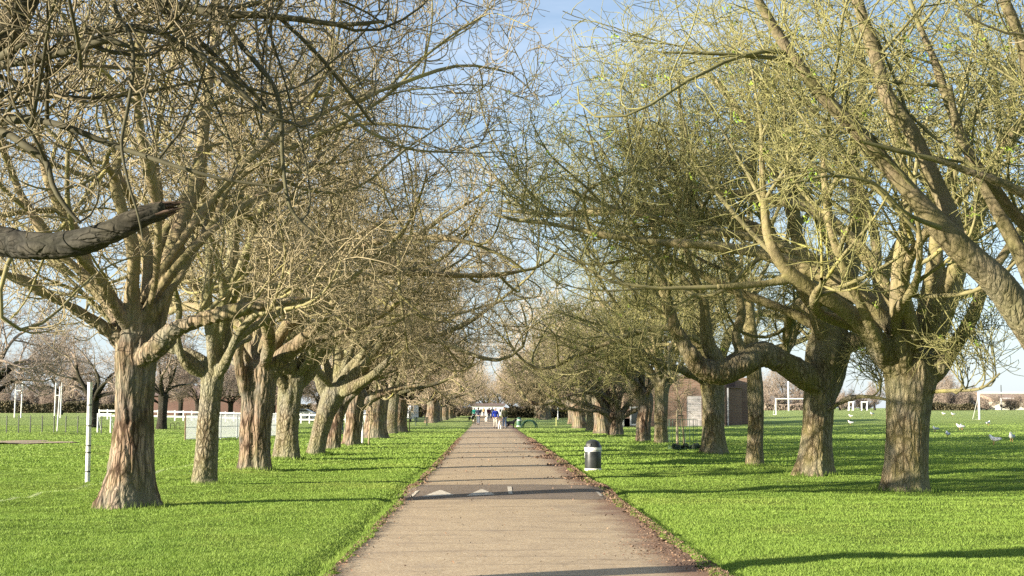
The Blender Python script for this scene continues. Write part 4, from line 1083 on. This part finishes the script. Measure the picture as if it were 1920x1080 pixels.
# pale panel fence
A = at(347, 827); B = at(530, 819)
t = empty('panel_fence', A, 'pale grey upright panel fence behind the second and third left trunks', 'fence')
D = B - A; n = 6; ang = math.atan2(D.y, D.x)
for i in range(n + 1):
    p_ = D * (i / n); MB().bar((p_.x, p_.y, -.1), (p_.x, p_.y, 1.42), .035, 8).build('post', RUST if i == 0 else GREYP, t)
for i in range(n):
    m = MB(); u = D.normalized(); L_ = D.length / n; ns = int(L_ / .05)
    for k_ in range(1, ns):
        c_ = D * (i / n) + u * (k_ * L_ / ns); m.box((c_.x, c_.y, .70), (.021, .008, 1.24), ang)
    for zz in (.10, .70, 1.34):
        c_ = D * ((i + .5) / n); m.box((c_.x + .01 * math.sin(ang), c_.y + .012, zz), (L_ - .08, .006, .035), ang)
    m.build('panel', GREYP, t)

# ------------------------------------------------------------------ goals and posts
GG = 'football goals on the playing fields'
def goal(pxl, pxr, ytop, ybot, label, r=.06, depth=1.2, mat=WHITE):
    q = at((pxl + pxr) / 2, ybot); mp_ = q.y / F; w = (pxr - pxl) * mp_; hh = (ybot - ytop) * mp_
    t = empty('football_goal', q, label, 'football goal', GG)
    for sx in (-1, 1): MB().bar((sx * w / 2, 0, 0), (sx * w / 2, 0, hh), r, 12).build('upright', mat, t, True)
    MB().bar((-w / 2 - r, 0, hh), (w / 2 + r, 0, hh), r, 12).build('crossbar', mat, t, True)
    for sx in (-1, 1): MB().bar((sx * w / 2, 0, hh - .05), (sx * w / 2, depth, .02), .02, 6).bar((sx * w / 2, 0, .03), (sx * w / 2, depth, .03), .02, 6).build('stay', mat, t)
    return t
goal(1836, 1968, 737, 787, 'large white goal cut by the right edge of the frame', .10, 2)
goal(1878, 1902, 747, 770, 'small white goal standing behind the large goal at the right edge', .10)
goal(1455, 1535, 748, 778, 'wide white goal half hidden behind the gnarled right trunk', .08, 1.8)
goal(1592, 1600, 754, 770, 'tiny white goal, left of a distant pair between two right trunks', .12)
goal(1616, 1626, 754, 770, 'tiny white goal, right of a distant pair between two right trunks', .12)
goal(183, 207, 777, 812, 'low training goal with white bar and rusty legs left of the first trunk', .05, 1)
def rugby(pxl, pxr, ytop, ybot, ybar, label, r=.07, lean=.02):
    q = at((pxl + pxr) / 2, ybot); mp_ = q.y / F; w = (pxr - pxl) * mp_; hh = (ybot - ytop) * mp_
    t = empty('rugby_posts', q, label, 'rugby posts', 'tall rugby posts')
    for sx in (-1, 1): MB().bar((sx * w / 2, 0, 0), (sx * w / 2 + lean * hh, 0, hh), r, 10).build('upright', OLDWHITE, t, True)
    hb = (ybot - ybar) * mp_; MB().bar((-w / 2, 0, hb), (w / 2, 0, hb), r * .8, 10).build('crossbar', OLDWHITE, t, True)
rugby(27, 39, 713, 784, 733, 'pair of tall white rugby posts at the far left of the field')
rugby(102, 113, 718, 785, 742, 'pair of tall white rugby posts left of the tall white pole')
q = at(107, 810); t = empty('white_post', q, 'thin pale pole standing in front of the second rugby posts', 'post')
MB().bar((0, 0, 0), tuple(pt(113, 724, q.y) - q), .045, 10).build('pole', OLDWHITE, t)
q = at(1479, 771); t = empty('white_post', q, 'tall white pole rising behind the wide goal', 'post')
MB().bar((0, 0, 0), (0, 0, 56 * q.y / F), .12, 10).build('pole', WHITE, t, True)

# ------------------------------------------------------------------ gulls
FEATH = simple('white_feathers', (.80, .80, .79), .8, var=.04); GREYF = simple('grey_feathers', (.42, .44, .47), .8); LEGM = simple('gull_leg', (.55, .25, .12), .6)
def gull_proto(loc, label):
    t = empty('gull', loc, label, 'gull', 'gulls resting on the right playing field')
    b_ = skin_mesh([(0, -.17, .17), (0, -.06, .165), (0, .06, .19), (0, .12, .25), (0, .145, .31), (0, .19, .31)], [(0, 1), (1, 2), (2, 3), (3, 4), (4, 5)], [.025, .075, .085, .05, .045, .012])
    b_.materials.append(FEATH); link('body', b_, t)
    for sx in (-1, 1):
        MB().ball((sx * .07, -.07, .19), (.02, .16, .055), 10).build('wing', GREYF, t, True)
        MB().bar((sx * .03, .03, 0), (sx * .03, .02, .13), .008, 6).build('leg', LEGM, t)
    MB().bar((0, .18, .31), (0, .24, .30), .012, 6, .004).build('beak', LEGM, t)
    return t
def skin_mesh(V, E, rad, sub=2):
    me = bpy.data.meshes.new('sk'); me.from_pydata(V, E, []); o = bpy.data.objects.new('sk', me); COL.objects.link(o)
    m = o.modifiers.new('k', 'SKIN'); m.use_smooth_shade = True
    for i, v in enumerate(me.skin_vertices[0].data):
        r = rad[i]; v.radius = (r, r) if not hasattr(r, '__len__') else r; v.use_root = (i == 0)
    s = o.modifiers.new('s', 'SUBSURF'); s.levels = sub; s.render_levels = sub
    dg = bpy.context.evaluated_depsgraph_get(); dg.update()
    out = bpy.data.meshes.new_from_object(o.evaluated_get(dg)); bpy.data.objects.remove(o); bpy.data.meshes.remove(me)
    out.materials.clear(); return out
gulls = [(1865, 836, 0.9, 'gull walking left, nearest one at lower right'), (1897, 831, 2.6, 'gull standing nearest the right edge of the frame'), (1777, 822, 0, 'lone gull right of the stout trunk, in the shade band'),
         (1800, 808, 1.2, 'left of two gulls standing close together'), (1804, 808, 2.4, 'right of two gulls standing close together'), (1853, 799, -1, 'gull below the foot of the large goal'),
         (1754, 811, 2, 'gull closest to the right side of the stout trunk'), (1769, 780, .6, 'distant gull, left of a pair near the far field edge'), (1787, 781, 1.6, 'distant gull, right of a pair near the far field edge'),
         (1595, 784, 1, 'distant gull between the gnarled and the stout trunk'), (1635, 780, 2, 'distant gull just left of the stout trunk'), (1595, 798, 1.2, 'small gull lower of those seen between the gnarled and stout trunks')]
g0 = None
for px, py, rz_, lab in gulls:
    q = at(px, py); z = float(lawn_z(q.x, q.y)) + .01
    if g0 is None: g0 = gull_proto((q.x, q.y, z), lab); g0.rotation_euler = (0, 0, rz_); g0.scale = (1.35,) * 3
    else: copy_tree(g0, (q.x, q.y, z), rz_, rs(int(px)).uniform(1.15, 1.45), lab)

# ------------------------------------------------------------------ people and dogs
SKIN = simple('skin', (.50, .33, .25), .6, var=.05); HAIRB = simple('brown_hair', (.10, .06, .04), .8); HAIRG = simple('grey_hair', (.35, .33, .31), .8); SHOE = simple('shoe', (.04, .035, .03), .6)
def cloth(name, c): return simple(name, c, .9, var=.10, scale=9, spec=.1)
def person(px, py, label, coat, legs, hair, coat_c=.0, h=1.72, rz=0.0, step=.14, hold=None, hood=None):
    q = at(px, py); t = empty('person', (q.x, q.y, .03), label, 'person', 'people walking on the path', rz)
    k_ = h / 1.72; t.scale = (k_,) * 3
    # y is the walking direction
    hipL, hipR = (-.09, 0, .93), (.09, 0, .93)
    V = [(0, 0, .98), (0, 0, 1.12), (0, .01, 1.30), (0, 0, 1.44), (0, 0, 1.51), (0, .015, 1.58), (0, .01, 1.66),
         hipL, (-.095, step * .6, .50), (-.10, step * .9, .09), (-.10, step * .9 + .16, .035),
         hipR, (.095, -step * .1, .50), (.10, -step * 1.1, .12), (.10, -step * 1.1 + .15, .035),
         (-.18, 0, 1.41), (-.24, -.05, 1.15), (-.23, .07, .93), (-.225, .10, .87), (.18, 0, 1.41), (.24, .03, 1.15), (.23, .12, .93), (.225, .15, .87)]
    E = [(0, 1), (1, 2), (2, 3), (3, 4), (4, 5), (5, 6), (0, 7), (7, 8), (8, 9), (9, 10), (0, 11), (11, 12), (12, 13), (13, 14), (3, 15), (15, 16), (16, 17), (17, 18), (3, 19), (19, 20), (20, 21), (21, 22)]
    rad = [(.15, .11), (.125, .095), (.15, .105), (.10, .08), .05, (.073, .09), (.07, .085), .085, .058, .042, .03, .085, .058, .042, .03, .058, .044, .032, .03, .058, .044, .032, .03]
    b_ = skin_mesh(V, E, rad, 2); b_.materials.append(SKIN)
    # nose, ears and fingers are joined into the body mesh
    bm = bmesh.new(); bm.from_mesh(b_)
    bmesh.ops.create_cone(bm, cap_ends=True, segments=6, radius1=.014, radius2=.006, depth=.03, matrix=Matrix.Translation((0, .105, 1.605)) @ Matrix.Rotation(-PI / 2, 4, 'X'))
    for sx in (-1, 1):
        bmesh.ops.create_uvsphere(bm, u_segments=8, v_segments=6, radius=1, matrix=Matrix.Translation((sx * .077, .01, 1.61)) @ Matrix.Diagonal((.01, .02, .03, 1)))
        hy = .10 if sx < 0 else .15
        for f_, (dx, ln) in enumerate(((-.028, .055), (-.010, .07), (.008, .075), (.025, .065))):
            bmesh.ops.create_cone(bm, cap_ends=True, segments=6, radius1=.009, radius2=.006, depth=ln, matrix=Matrix.Translation((sx * .225, hy + dx, .86 - ln * .5 + .005)) @ Matrix.Rotation(.12 * sx, 4, 'Y'))
        bmesh.ops.create_cone(bm, cap_ends=True, segments=6, radius1=.010, radius2=.007, depth=.05, matrix=Matrix.Translation((sx * .21, hy + .045, .865)) @ Matrix.Rotation(-.6, 4, 'X'))
    bm.to_mesh(b_); bm.free(); link('body', b_, t)
    for sx in (-1, 1): MB().ball((sx * .03, .10, 1.63), .009, 8).build('eye', SHOE, t)
    lo = .93 - coat_c
    cv = [(0, 0, 1.18), (0, .01, 1.32), (0, 0, 1.45), (0, 0, lo), (-.185, 0, 1.41), (-.245, -.05, 1.15), (-.235, .06, .95), (.185, 0, 1.41), (.245, .03, 1.15), (.235, .11, .95)]
    ce = [(0, 1), (1, 2), (0, 3), (2, 4), (4, 5), (5, 6), (2, 7), (7, 8), (8, 9)]
    cm = skin_mesh(cv, ce, [(.165, .13), (.185, .14), (.11, .095), (.18, .14), .08, .066, .052, .08, .066, .052], 2); cm.materials.append(coat); link('coat', cm, t)
    tv_ = [(0, 0, .97), (-.09, 0, .88), (-.095, step * .6, .50), (-.10, step * .9, .10), (.09, 0, .88), (.095, -step * .1, .50), (.10, -step * 1.1, .13)]
    tm = skin_mesh(tv_, [(0, 1), (1, 2), (2, 3), (0, 4), (4, 5), (5, 6)], [(.15, .115), .10, .075, .062, .10, .075, .062], 2); tm.materials.append(legs); link('trousers', tm, t)
    for sx, yy_, zz in ((-.10, step * .9, 0), (.10, -step * 1.1, 0)):
        MB().ball((sx, yy_ + .07, .045), (.05, .15, .055), 10).build('shoe', SHOE, t, True)
    MB().ball((0, -.015, 1.665), (.092, .105, .088), 12).ball((0, -.045, 1.60), (.085, .07, .10), 12).build('hair', hair, t, True)
    if hood: MB().ball((0, -.03, 1.64), (.10, .115, .12), 12).build('hat', hood, t, True)
    return t
NAVY = cloth('dark_navy_cloth', (.03, .035, .06)); JEAN = cloth('denim', (.10, .14, .22)); CREAM = cloth('cream_cloth', (.72, .66, .55)); BLUE = cloth('blue_cloth', (.03, .06, .42)); OLIVE = cloth('olive_cloth', (.10, .10, .055))
BLK = cloth('black_cloth', (.02, .02, .022)); TEAL = cloth('teal_cloth', (.05, .45, .32)); MAROON = cloth('maroon_cloth', (.16, .05, .06)); TAN = cloth('tan_cloth', (.50, .32, .14)); GREYC = cloth('grey_cloth', (.13, .15, .19)); WHT = cloth('white_cloth', (.75, .73, .70))
person(929, 804, 'person in a bright blue jacket and cream trousers walking dogs', BLUE, CREAM, HAIRG, h=1.66, rz=PI)
person(946, 804, 'person in an olive coat and jeans beside a black dog', OLIVE, JEAN, HAIRB, .12, 1.72, PI + .3, .08)
person(897, 797, 'slim person in dark clothes near the left edge of the path', NAVY, GREYC, HAIRB, h=1.70, rz=PI - .2)
person(889, 790, 'distant person in a teal jacket on the left of the path', TEAL, BLK, HAIRB, h=1.68, rz=0)
person(917, 790, 'person in a maroon top walking beside a white dog', MAROON, GREYC, HAIRB, h=1.68, rz=.3)
person(923, 787, 'distant person in a dark grey hooded coat', GREYC, BLK, HAIRG, .1, 1.75, .1, .1, hood=NAVY)
person(907, 781, 'farthest person in a tan and black outfit in the middle of the path', TAN, BLK, HAIRB, h=1.7, rz=0)
person(641, 815, 'person in dark clothes half hidden between the sixth and seventh left trunks', BLK, JEAN, HAIRB, h=1.3, rz=1.2, step=.1)

def dog(px, py, label, coat, rz, s=1.0, second=None, up=True):
    q = at(px, py); t = empty('dog', (q.x, q.y, .035), label, 'dog', 'dogs on the path', rz); t.scale = (s,) * 3
    V = [(0, .18, .47), (0, 0, .45), (0, -.24, .46), (0, .29, .56), (0, .36, .66), (0, .45, .67), (0, .53, .645), (0, -.34, .52), (0, -.46, .62),
         (-.09, .20, .36), (-.09, .19, .20), (-.09, .20, .03), (.09, .20, .36), (.09, .24, .20), (.09, .22, .03),
         (-.09, -.22, .36), (-.09, -.16, .26), (-.09, -.29, .15), (-.09, -.26, .03), (.09, -.22, .36), (.09, -.20, .26), (.09, -.33, .16), (.09, -.32, .03)]
    E = [(0, 1), (1, 2), (0, 3), (3, 4), (4, 5), (5, 6), (2, 7), (7, 8), (0, 9), (9, 10), (10, 11), (0, 12), (12, 13), (13, 14), (2, 15), (15, 16), (16, 17), (17, 18), (2, 19), (19, 20), (20, 21), (21, 22)]
    rad = [(.12, .15), .115, .115, .075, .085, .06, .035, .035, .022, .06, .036, .03, .06, .036, .03, .075, .055, .03, .03, .075, .055, .03, .03]
    b_ = skin_mesh(V, E, rad, 2); b_.materials.append(coat); link('body', b_, t)
    for sx in (-1, 1): MB().ball((sx * .065, .34, .73), (.018, .035, .055), 8).build('ear', second or coat, t, True)
    MB().ball((0, .565, .65), .02, 8).build('nose', SHOE, t)
    if second: MB().ball((0, .12, .50), (.128, .12, .14), 12).build('collar_patch', second, t, True)
    return t
FBLK = cloth('black_fur', (.015, .015, .018)); FCR = cloth('cream_fur', (.62, .50, .32)); FWH = cloth('white_fur', (.75, .72, .66)); FTAN = cloth('tan_fur', (.33, .15, .09))
dog(958, 804, 'black dog walking at the right side of the person in olive', FBLK, -PI / 2 - .3, 1.05)
dog(937, 806, 'pale dog with tan head standing between the blue and olive walkers', FWH, PI, .95, FTAN)
dog(889, 798, 'cream dog stepping off the left edge of the path', FCR, R(200), .95)
dog(883, 791, 'black and white dog on the grass at the left of the path', FBLK, R(240), 1.05, FWH)
dog(912, 792, 'white dog beside the person in a maroon top', FWH, PI + .2, .95)

# ------------------------------------------------------------------ buildings
def m_brick(name, c1, c2, mortar, scale=1.0):
    m, nt, b, o = newmat(name)
    tc = nt.obj(); s = nt.sep(tc)
    cb = nt.node('ShaderNodeCombineXYZ'); nt.l.new(nt.math('ADD', s[0], s[1]), cb.inputs[0]); nt.l.new(s[2], cb.inputs[1])
    br = nt.node('ShaderNodeTexBrick'); nt.l.new(cb.outputs[0], br.inputs['Vector'])
    br.inputs['Scale'].default_value = scale; br.inputs['Brick Width'].default_value = .45; br.inputs['Row Height'].default_value = .15; br.inputs['Mortar Size'].default_value = .018
    for k2, v in (('Color1', c1), ('Color2', c2), ('Mortar', mortar)): br.inputs[k2].default_value = (*v, 1)
    c = nt.mix(nt.ramp(nt.noise(tc, .8, 5, .6), [(.35, .4), (.65, 0.0)]), br.outputs[0], tuple(x * .6 for x in c1))
    nt.l.new(c, b.inputs['Base Color']); b.inputs['Roughness'].default_value = .9
    return m
BRICK = m_brick('brick', (.27, .165, .115), (.20, .125, .09), (.28, .23, .18))
BRICKR = m_brick('red_brick', (.20, .105, .08), (.16, .09, .07), (.20, .16, .14))
GLASS = simple('dark_glass', (.03, .035, .04), .15, spec=.8)
ROOFB = simple('brown_roof', (.20, .14, .11), .9, scale=1.5); ROOFG = simple('grey_roof', (.33, .33, .34), .8, scale=.5); ROOFT = simple('tan_roof', (.38, .27, .20), .8, scale=.4)
SHUT = simple('pale_shutter', (.46, .42, .40), .6, var=.15, scale=2); CREAMW = simple('cream_render', (.74, .68, .55), .8); WHITEW = simple('white_render', (.62, .61, .59), .8, var=.05); ORANGE = simple('orange_tile', (.50, .22, .13), .9)

# brick pavilion behind the right row
Yp = 128.0
pl_, pr_ = pt(1170, 765, Yp), pt(1396, 765, Yp)
w = pr_.x - pl_.x; zg = gz((pl_.x + pr_.x) / 2, Yp); hpav = pt(1300, 707, Yp).z - zg
t = empty('brick_pavilion', (pl_.x, Yp, zg), 'flat-roofed brown brick pavilion behind the right row of trunks', 'building')
MB().box((w * .42, 4, hpav / 2 - .2), (w * .84, 8, hpav + .4)).build('wall', BRICK, t)
MB().box((w * .92, 5.2, hpav * .39 - .2), (w * .155, 8, hpav * .78 + .4)).build('side_wall', BRICK, t)
MB().box((w * .42, 4, hpav + .09), (w * .84 + .5, 8.5, .18)).build('roof', ROOFB, t)
MB().box((w * .92, 5.2, hpav * .78 + .07), (w * .155 + .3, 8.3, .14)).build('roof', ROOFB, t)
mp_ = Yp / F
dx0 = (1288 - 1170) * mp_; dw = 27 * mp_; dh = (797 - 740) * mp_
d_ = MB().box((dx0 + dw / 2, -.03, dh / 2), (dw, .06, dh)).build('door', SHUT, t)
m = MB()
for i in range(12): m.box((dx0 + dw / 2, -.07, .12 + i * (dh - .2) / 12), (dw - .06, .02, .03))
m.build('shutter_rib', SHUT, d_)
m = MB().box((dx0 + dw / 2, -.04, dh + .06), (dw + .24, .08, .12)).box((dx0 - .06, -.04, dh / 2), (.12, .08, dh)).box((dx0 + dw + .06, -.04, dh / 2), (.12, .08, dh)); m.build('door_frame', ROOFB, d_)
cx = (1183 - 1170) * mp_
d2 = MB().box((cx + .3, -.03, .95), (.8, .06, 1.7)).build('window', WHITEW, t); MB().box((cx + .3, -.066, .95), (.55, .01, 1.4)).build('pane', GLASS, d2)
MB().box((-.6, .5, .35), (2.2, 1, .75)).build('ramp', CREAMW, t)
MB().box(((1365 - 1170) * mp_, -.05, hpav * .39), (.12, .1, hpav * .78)).build('drainpipe', ROOFG, t)
q = at(1431, 790)
MB().box((w + .62, 5.7, hpav * .5), (1.9, 6, hpav)).build('side_wall', BRICK, t)

# long red-brown hall behind the white rails, left
Yb = 185.0
def hall(pxl, pxr, ytop, yeave, label, wallm, roofm, Yb, name='hall', cat='building', wins=0, depth=14, winm=None, group=None):
    a_, b_ = pt(pxl, 765, Yb), pt(pxr, 765, Yb); w = b_.x - a_.x; z0 = gz((a_.x + b_.x) / 2, Yb)
    he = pt(960, yeave, Yb).z - z0; ht = pt(960, ytop, Yb).z - z0
    t = empty(name, (a_.x, Yb, z0), label, cat, group)
    MB().box((w / 2, depth / 2, he / 2 - .3), (w, depth, he + .6)).build('wall', wallm, t)
    m = MB(); o_ = .35; e0 = (-o_, -o_, he); e1 = (w + o_, -o_, he); e2 = (w + o_, depth + o_, he); e3 = (-o_, depth + o_, he); r0 = (-o_, depth / 2, ht); r1 = (w + o_, depth / 2, ht)
    vs = [m.bm.verts.new(v) for v in (e0, e1, e2, e3, r0, r1)]
    for f in ((0, 1, 5, 4), (2, 3, 4, 5), (0, 4, 3), (1, 2, 5), (0, 3, 2, 1)): m.bm.faces.new([vs[i] for i in f])
    m.build('roof', roofm, t)
    for i in range(wins):
        cx = w * (i + .5) / wins
        wn = MB().box((cx, -.04, he * .52), (w / wins * .45, .08, he * .38)).build('window', WHITE, t)
        MB().box((cx, -.085, he * .52), (w / wins * .45 - .2, .01, he * .38 - .2)).build('pane', winm or GLASS, wn)
    return t
hall(283, 530, 722, 742, 'long low red-brown brick hall behind the white rail fence', BRICKR, ROOFB, Yb, wins=0)
# path-end hall
hall(884, 944, 756, 761, 'low white-fronted hall closing the far end of the path', WHITEW, ROOFB, 318, wins=5, depth=10)
hall(1030, 1075, 757, 761, 'low white hall seen between the far right row and the pale trunk', WHITEW, ROOFG, 262, wins=3, depth=8)
# houses left
GH = 'houses beyond the left field'
hall(45, 76, 722, 738, 'white-walled house with dark roof beyond the left field', WHITEW, simple('slate', (.09, .09, .11), .8), 262, 'house', 'house', 3, 9, group=GH)
hall(78, 92, 727, 742, 'small red brick house with steep roof beyond the left field', BRICKR, simple('red_tile', (.22, .10, .07), .9), 268, 'house', 'house', 1, 8, group=GH)
hall(115, 129, 732, 743, 'cream house with orange roof beyond the left field', CREAMW, ORANGE, 262, 'house', 'house', 1, 8, group=GH)
# warehouses right
GW = 'long sheds beyond the right field'
hall(1768, 1822, 735, 752, 'shed with pale grey ribbed roof beyond the right field', CREAMW, ROOFG, 300, 'warehouse', 'warehouse', 0, 26, group=GW)
hall(1824, 1872, 733, 750, 'middle shed with brown-grey roof and white wall beyond the right field', WHITEW, ROOFT, 306, 'warehouse', 'warehouse', 0, 26, group=GW)
hall(1874, 1990, 735, 752, 'long tan-roofed shed with cream wall at the right edge', CREAMW, ROOFT, 300, 'warehouse', 'warehouse', 0, 26, group=GW)
for px, yt in ((1824, 725), (1878, 722)):
    q = pt(px, 765, 262); t = empty('lamp_post', (q.x, 262, gz(q.x, 262)), 'thin dark mast rising %s the far sheds' % ('left of' if px < 1850 else 'in the middle of'), 'mast')
    MB().bar((0, 0, 0), (0, 0, pt(px, yt, 262).z - gz(q.x, 262)), .08, 8).build('mast', DARK, t)

# hedges
HEDM, nt, b, o = newmat('hedge_leaf'); nt.l.new(nt.ramp(nt.noise(nt.pos(), .8, 5, .7), [(.35, (.06, .06, .035)), (.65, (.16, .13, .075))]), b.inputs['Base Color'])
def hedge(pxl, pxr, ytop, Yb, label, seed, mat=HEDM, n=26000):
    a_, b_ = pt(pxl, 765, Yb), pt(pxr, 765, Yb); w = b_.x - a_.x; z0 = gz((a_.x + b_.x) / 2, Yb); hh = pt(960, ytop, Yb).z - z0
    rng = rs(seed)
    x = rng.rand(n) * w; y = rng.rand(n) * 2.6; top = hh * (.82 + .22 * vnoise(np.stack([x * .6, y * .5, x * 0 + seed], 1)) + .1 * vnoise(np.stack([x * 2.2, y, x * 0 + seed], 1))); z = top * rng.rand(n) ** .75
    c = np.stack([x, y, z], 1); d = norm(rng.randn(n, 3)) * .22; e = norm(np.cross(d, rng.randn(n, 3))) * .13
    V = np.stack([c - d, c - e, c + d, c + e], 1).reshape(-1, 3)
    t = empty('hedge', (a_.x, Yb, z0), label, 'hedge')
    link('foliage', mesh_np('foliage', V, np.arange(4 * n).reshape(-1, 4), [mat], smooth=False), t)
hedge(-30, 292, 752, 216, 'long dark clipped hedge along the far side of the left field', 61)
hedge(525, 790, 758, 232, 'brown-green hedge behind the left row beyond the white rails', 62, n=16000)
hedge(790, 885, 762, 300, 'low hedge near the far end of the left row', 64, n=9000)
hedge(1435, 1530, 757, 240, 'brown hedge behind the wide goal on the right field', 63, TWIG_B, 14000)
hedge(1700, 1830, 755, 232, 'tangled olive hedge in front of the far sheds', 65, n=14000)
hedge(945, 1170, 762, 240, 'low hedge behind the far right row', 66, n=12000)

# cars beside the hedge
CARW = simple('white_car_paint', (.80, .80, .80), .25, var=.02, spec=.6); TYRE = simple('tyre', (.02, .02, .02), .8); RIM = simple('rim', (.5, .5, .52), .3, .8)
def car(px, Yc, label, Lc=4.3, hc=1.45, van=False, rz=0):
    q = pt(px, 765, Yc); t = empty('parked_van' if van else 'parked_car', (q.x, Yc, gz(q.x, Yc)), label, 'van' if van else 'car', rz=rz)
    prof = [(-.5, .25), (-.5, .62), (-.46, .72), (-.30, .76), (-.16, 1.0), (.22, 1.0), (.40, .74), (.49, .66), (.5, .25)] if not van else [(-.5, .2), (-.5, .55), (-.46, .62), (-.38, .66), (-.28, .98), (.48, 1.0), (.5, .95), (.5, .2)]
    m = MB(); W = .86; A_ = [m.bm.verts.new((x * Lc, -W, z * hc)) for x, z in prof]; B_ = [m.bm.verts.new((x * Lc, W, z * hc)) for x, z in prof]
    m.bm.faces.new(A_); m.bm.faces.new(list(reversed(B_)))
    for i in range(len(prof)): j = (i + 1) % len(prof); m.bm.faces.new((A_[i], A_[j], B_[j], B_[i]))
    bmesh.ops.bevel(m.bm, geom=list(m.bm.edges), offset=.05, segments=2, affect='EDGES')
    m.build('body', CARW, t, True)
    g_ = [(-.27, .78), (-.15, .96), (.20, .96), (.35, .78)] if not van else [(-.34, .68), (-.26, .94), (-.08, .94), (-.08, .68)]
    for sy in (-1, 1): MB().poly([(x * Lc, sy * (W + .006), z * hc) for x, z in g_]).build('window', GLASS, t)
    for sx in (-.31, .31):
        for sy in (-1, 1):
            wh = MB().bar((sx * Lc, sy * (W - .18), .32), (sx * Lc, sy * (W + .02), .32), .32, 20).build('wheel', TYRE, t, True)
            MB().bar((sx * Lc, sy * (W + .02), .32), (sx * Lc, sy * (W + .035), .32), .19, 16).build('rim', RIM, wh, True)
car(696, 168, 'white car parked left of the pair of pale trunks', rz=R(65))
car(763, 172, 'white van parked behind the thin young tree', 5.0, 2.0, True, rz=R(80))
car(722, 175, 'white car parked between the pale trunks', rz=R(75))
car(560, 172, 'white car behind the rail fence at the fourth left trunk')

# ------------------------------------------------------------------ light and sky
ELEV = R(14); AZ = R(24)      # sun stands left and a little behind the camera
S = Vector((-math.cos(AZ) * math.cos(ELEV), -math.sin(AZ) * math.cos(ELEV), math.sin(ELEV)))
ld = bpy.data.lights.new('sun', 'SUN'); ld.energy = 5.0; ld.angle = R(.53); ld.color = (1.0, .90, .74)
lo = bpy.data.objects.new('sun', ld); COL.objects.link(lo); lo.rotation_euler = S.to_track_quat('Z', 'Y').to_euler(); lo.location = (-50, -10, 40)
w = bpy.data.worlds.new('World'); sc.world = w; w.use_nodes = True
nt = NT(w.node_tree); nt.n.clear()
sky = nt.node('ShaderNodeTexSky'); sky.sky_type = 'NISHITA'; sky.sun_disc = False; sky.sun_elevation = ELEV
sky.sun_rotation = math.atan2(S.x, S.y); sky.air_density = 1.0; sky.dust_density = .6; sky.ozone_density = 1.6; sky.altitude = 50
tc = nt.node('ShaderNodeTexCoord').outputs['Generated']; s = nt.sep(tc)
el = nt.math('MAXIMUM', s[2], .02)
cb = nt.node('ShaderNodeCombineXYZ'); nt.l.new(nt.math('DIVIDE', s[0], nt.math('ADD', el, .12)), cb.inputs[0]); nt.l.new(nt.math('DIVIDE', s[1], nt.math('ADD', el, .12)), cb.inputs[1])
n1 = nt.noise(cb.outputs[0], 1.1, 7, .58, dist=.3)
cl = nt.ramp(n1, [(.40, .05), (.66, .6)])
hz = nt.ramp(s[2], [(0.0, .62), (.12, .40), (.25, 0.0)])
clf = nt.math('MAXIMUM', cl, hz)
skc = nt.mix(1.0, sky.outputs[0], (.98, 1.16, 1.32), 'MULTIPLY')
mixc = nt.mix(clf, skc, (6.6, 7.3, 8.5))
bg = nt.node('ShaderNodeBackground'); nt.l.new(mixc, bg.inputs[0]); bg.inputs[1].default_value = .052
ow = nt.node('ShaderNodeOutputWorld'); nt.l.new(bg.outputs[0], ow.inputs[0])
sc.view_settings.view_transform = 'Standard'; sc.view_settings.look = 'None'; sc.view_settings.exposure = 1.55; sc.view_settings.gamma = 1
sc.view_settings.use_curve_mapping = False
sc.cycles.max_bounces = 6; sc.cycles.diffuse_bounces = 3; sc.cycles.transmission_bounces = 3
sc.cycles.sample_clamp_indirect = 6
sc.cycles.use_denoising = False
